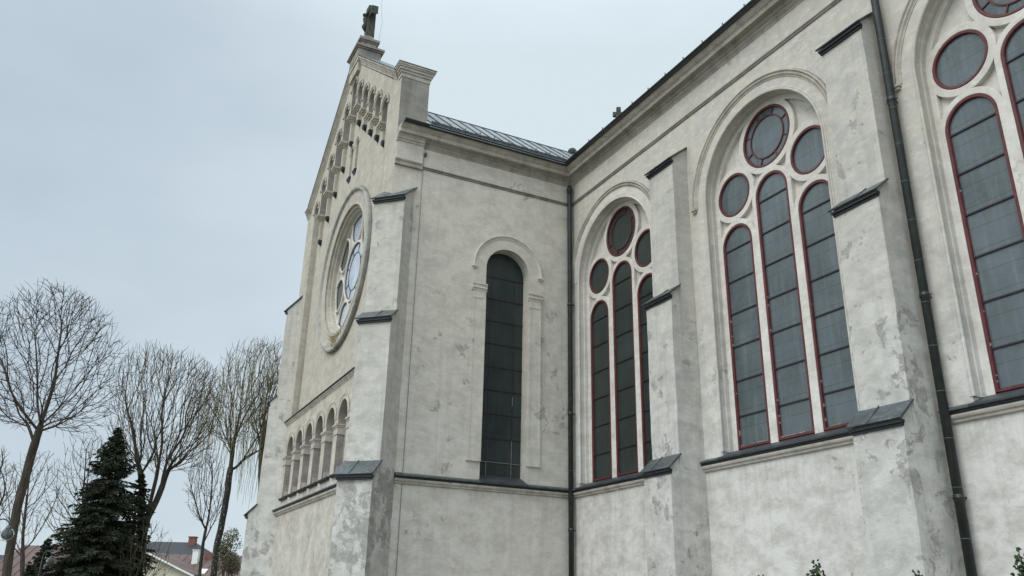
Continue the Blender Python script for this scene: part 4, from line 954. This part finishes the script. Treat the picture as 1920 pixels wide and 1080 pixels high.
# hazy olive tree far off by the church corner, leafy shrubs by the nave
def leafy(name, label, cat, C0, rx, ry, rz, n, s, mat, seed, group=None, stem=True):
    rnd = random.Random(seed); root = empty(name, (C0[0], C0[1], 0), label, cat, group); mt, ml = MB(), MB()
    clumps = [(Vector((rnd.gauss(0, 1), rnd.gauss(0, 1), rnd.gauss(0, 1))).normalized() * rnd.uniform(.1, .68), rnd.uniform(.22, .34)) for _ in range(16)]
    clumps[0] = (Vector((0, 0, .74)), .26); clumps[1] = (Vector((.35, -.3, .55)), .3); clumps[2] = (Vector((-.4, .2, .5)), .3)
    for k in range(14):
        c, _ = clumps[k]; e = Vector((c.x * rx * .8, c.y * ry * .8, C0[2] + c.z * rz * .6))
        tube(mt, [(0, 0, 0), (e.x * .3, e.y * .3, max(.1, e.z * .5)), e], [.03, .02, .006], 4, caps=False)
    for k in range(n):
        c, r_ = clumps[rnd.randrange(16)]; q = Vector((rnd.gauss(0, 1), rnd.gauss(0, 1), rnd.gauss(0, 1))).normalized() * r_ * rnd.uniform(.5, 1.1) + c
        p = Vector((q.x * rx, q.y * ry, C0[2] + q.z * rz)); a = Vector((rnd.gauss(0, 1), rnd.gauss(0, 1), rnd.gauss(.4, 1))).normalized() * s * rnd.uniform(.6, 1.4)
        b = a.cross(Vector((rnd.gauss(0, 1), rnd.gauss(0, 1), rnd.gauss(0, 1)))).normalized() * s * .35
        ml.add([p, p + a * .5 + b, p + a, p + a * .5 - b], [(0, 1, 2, 3)])
    mt.build('stem', M['bark'], root, recalc=False); ml.build('crown', mat, root, recalc=False)
P = T(-15.2, 0, 48); leafy('olive_tree', 'small hazy olive-green tree in bud beside the church corner, above the red roofs', 'tree', (P.x, P.y, 3.9), 1.4, 1.4, 1.55, 3500, .10, M['leafo'], 3)
for k, (x, zt, lab) in enumerate(((8.0, 2.13, 'low evergreen shrub under the middle nave window, leftmost of the row'), (9.0, 2.20, 'taller evergreen shrub with a rounded tip, just left of the second buttress'),
        (9.6, 2.11, 'low evergreen shrub in front of the second buttress'), (10.45, 2.11, 'evergreen shrub at the foot of the black downpipe'), (11.75, 2.22, 'dark evergreen shrub in the bottom right corner'))):
    zt += .02 if k in (1, 4) else -.06
    leafy('evergreen_shrub', lab, 'shrub', (x, -1.8, zt * .5), .40, .40, zt * .5, 5200, .05, M['leafb'], 40 + k, 'evergreen shrubs along the nave wall')

# houses
M['rtin'] = plain('red_tin_roof', (0.115, 0.070, 0.062), .6, .3, .8, streak=((1.2, 1.2, .3), (0.18, .14, .125), .6))
M['dtile'] = plain('dark_tiles', (0.030, 0.033, 0.038), .6, .3, 5)
M['cream'] = plain('cream_render', (0.50, 0.46, 0.37), .9, .1, 2)
M['wht'] = plain('white_trim', (0.72, 0.72, 0.70), .7, .08, 3)
M['brick'] = plain('red_brick', (0.19, 0.085, 0.065), .9, .3, 9)
M['hglass'] = plain('house_glass', (0.05, 0.06, 0.07), .15, .2, 2, spec=.8)
def hframe(u, d): return frame(T(u, 0, d), RT, -FW)
def roof_long(name, label, u0, u1, d, hd, ze, zr, hipl=0.0, hipr=0.0, roofm=None, wallm=None, seams=True, wins=True):
    um = (u0 + u1) / 2; fr = hframe(um, d); hw = (u1 - u0) / 2; root = empty(name, T(um, 0, d), label, 'house'); root.location = T(um, 0, d); off = -root.location
    f2 = lambda u, v, w=0: fr(u, v, w) + off
    mb = MB(); box(mb, f2, -hw + .3, hw - .3, 0, ze, -hd + .3, hd - .3); mb.build('wall', wallm or M['cream'], root)
    mb = MB(); A = [f2(-hw, ze, hd), f2(hw, ze, hd), f2(hw, ze, -hd), f2(-hw, ze, -hd), f2(-hw + hipl, zr, 0), f2(hw - hipr, zr, 0)]
    A2 = [a + Vector((0, 0, -.12)) for a in A[:4]]
    mb.add(A + A2, [(0, 1, 5, 4), (2, 3, 4, 5), (1, 2, 5), (3, 0, 4), (0, 6, 7, 1), (1, 7, 8, 2), (2, 8, 9, 3), (3, 9, 6, 0), (9, 8, 7, 6)])
    rf = mb.build('roof', roofm or M['rtin'], root)
    if seams:
        mb = MB(); n = int(2 * hw / .55)
        for k in range(1, n):
            u = -hw + 2 * hw * k / n
            t = 1.0
            if u < -hw + hipl: t = (u + hw) / max(hipl, .01)
            if u > hw - hipr: t = (hw - u) / max(hipr, .01)
            a, b = f2(u, ze, hd), f2(u, ze + (zr - ze) * t, hd * (1 - t)); tube(mb, [a + Vector((0, 0, .02)), b + Vector((0, 0, .02))], .022, 4)
        mb.build('standing_seams', M['rtin'], rf)
    if wins:
        n = max(1, int(2 * hw / 2.6))
        for k in range(n):
            u = -hw + 2 * hw * (k + .5) / n; mb = MB(); box(mb, f2, u - .5, u + .5, 1.0, min(2.3, ze - .25), hd - .3, hd - .26); wn = mb.build('window', M['wht'], root)
            mb = MB(); box(mb, f2, u - .42, u - .03, 1.08, min(2.22, ze - .33), hd - .258, hd - .25); box(mb, f2, u + .03, u + .42, 1.08, min(2.22, ze - .33), hd - .258, hd - .25); mb.build('pane', M['hglass'], wn)
    return root, rf, f2
root, rf, f2 = roof_long('house', 'low house with a rusty red tin roof at the far left behind the small fir', -34.0, -26.4, 60, 3.6, 2.7, 4.95, hipl=.8)
root, rf, f2 = roof_long('house', 'pale house with a grey roof at the left edge, behind the leaning linden trunk', -39.5, -33.6, 66, 3.0, 3.2, 4.55, hipr=1.5, roofm=M['dtile'], wallm=M['wht'], seams=False)
root, rf, f2 = roof_long('house', 'tall house with a dark hipped roof and a brick chimney, behind the cream gable', -31.6, -24.2, 73, 4.0, 4.7, 6.2, hipl=2.0, hipr=1.9, roofm=M['dtile'], seams=False)
mb = MB(); box(mb, f2, 1.45, 2.0, 5.6, 6.55, .3, .8); box(mb, f2, 1.40, 2.05, 6.551, 6.63, .25, .85); mb.build('chimney', M['brick'], rf)
root, rf, f2 = roof_long('house', 'long low house with a rusty red roof and white chimney beside the church corner', -25.9, -14.0, 65, 3.4, 3.1, 4.82, hipl=.6)
mb = MB(); box(mb, f2, -2.9, -2.48, 3.8, 5.05, 1.0, 1.4); box(mb, f2, -2.94, -2.44, 5.051, 5.11, .96, 1.44); mb.build('chimney', M['wht'], rf)
mb = MB(); box(mb, f2, -2.25, -1.6, 4.2, 4.95, .2, .7); mb.build('chimney', M['brick'], rf)
mb = MB(); a = [f2(u, 3.1 + 1.72 * (1 - w / 3.4) + .03, w) for u, w in ((-1.75, 2.9), (-1.3, 2.9), (-1.3, 2.3), (-1.75, 2.3))]
mb.add(a + [p + Vector((0, 0, .08)) for p in a], [(0, 1, 2, 3), (4, 7, 6, 5), (0, 4, 5, 1), (1, 5, 6, 2), (2, 6, 7, 3), (3, 7, 4, 0)]); mb.build('skylight', M['wht'], rf)
# cream gabled house
root = empty('house', T(-24.6, 0, 60), 'cream house with white-edged gable and two windows, in front of the dark roof', 'house'); fr = hframe(-24.6, 60); off = -root.location
f2 = lambda u, v, w=0: fr(u, v, w) + off
mb = MB(); plate(mb, f2, [(-3.1, 0), (3.1, 0), (3.1, 3.25), (0, 4.55), (-3.1, 3.25)], [], -4.5, 0); mb.build('wall', M['cream'], root)
mb = MB()
for s in (-1, 1):
    vs = [f2(s * u, v, w) for w in (.35, -4.7) for u, v in ((0, 4.62), (3.5, 3.15), (3.5, 3.27), (0, 4.76))]
    mb.add(vs, [(0, 1, 2, 3), (7, 6, 5, 4)] + [(k, (k + 1) % 4, 4 + (k + 1) % 4, 4 + k) for k in range(4)])
rf = mb.build('roof', M['rtin'], root)
mb = MB()
for s in (-1, 1):
    vs = [f2(s * u, v, w) for w in (.40, .352) for u, v in ((0, 4.58), (3.5, 3.10), (3.5, 3.22), (0, 4.72))]
    mb.add(vs, [(0, 1, 2, 3), (7, 6, 5, 4)] + [(k, (k + 1) % 4, 4 + (k + 1) % 4, 4 + k) for k in range(4)])
mb.build('bargeboard', M['wht'], root)
mb = MB(); box(mb, f2, -3.1, 3.1, 3.0, 3.12, 0.001, .12); mb.build('eaves_band', M['wht'], root)
for u in (-2.2, .85, 2.4):
    mb = MB(); box(mb, f2, u - .42, u + .42, 1.2, 2.72, .001, .05); wn = mb.build('window', M['wht'], root)
    mb = MB(); box(mb, f2, u - .35, u - .02, 1.27, 2.65, .052, .06); box(mb, f2, u + .02, u + .35, 1.27, 2.65, .052, .06); mb.build('pane', M['hglass'], wn)

# street lamps with glass globes
m, t, b = newmat('globe_glass'); b.inputs['Base Color'].default_value = (.20, .21, .21, 1); b.inputs['Roughness'].default_value = .08; b.inputs['Transmission Weight'].default_value = .7; b.inputs['IOR'].default_value = 1.1
M['globe'] = m
def lamp(u, z, d, arm, label):
    root = empty('street_lamp', T(u + arm, 0, d), label, 'street lamp', 'globe lamps on curved posts'); off = -root.location
    mb = MB(); pu = u + arm; top = z + .28; pts = [T(pu, 0, d), T(pu, z - .1, d)]
    for k in range(9):
        a = PI * k / 8; pts.append(T(u + arm / 2 + arm / 2 * math.cos(a), top - .12 + .14 * math.sin(a) + 0.0, d))
    pts.append(T(u, z + .13, d)); tube(mb, [p + off for p in pts], [.035, .025] + [.016] * 10, 8); mb.build('post', M['gut'], root)
    c = T(u, z, d) + off; mb = MB(); tube(mb, [c + Vector((0, 0, .17)), c + Vector((0, 0, .13)), c + Vector((0, 0, .08))], [.03, .06, .085], 14); mb.build('cap', M['gut'], root)
    mb = MB(); n = 18
    for i in range(9):
        ring = lambda a: [c + Vector((.125 * math.sin(a) * math.cos(2 * PI * k / n), .125 * math.sin(a) * math.sin(2 * PI * k / n), .125 * math.cos(a))) for k in range(n)]
        mb.add(ring(PI * (.15 + .85 * i / 9)) + ring(PI * (.15 + .85 * (i + 1) / 9)), [(k, (k + 1) % n, n + (k + 1) % n, n + k) for k in range(n)], True)
    mb.build('globe', M['globe'], root, recalc=False)
lamp(-10.36, 2.82, 18, -.32, 'globe lamp at the left edge, in front of the leaning linden trunk')
lamp(-13.50, 2.60, 26, -.26, 'globe lamp before the dark branches of the tall spruce')
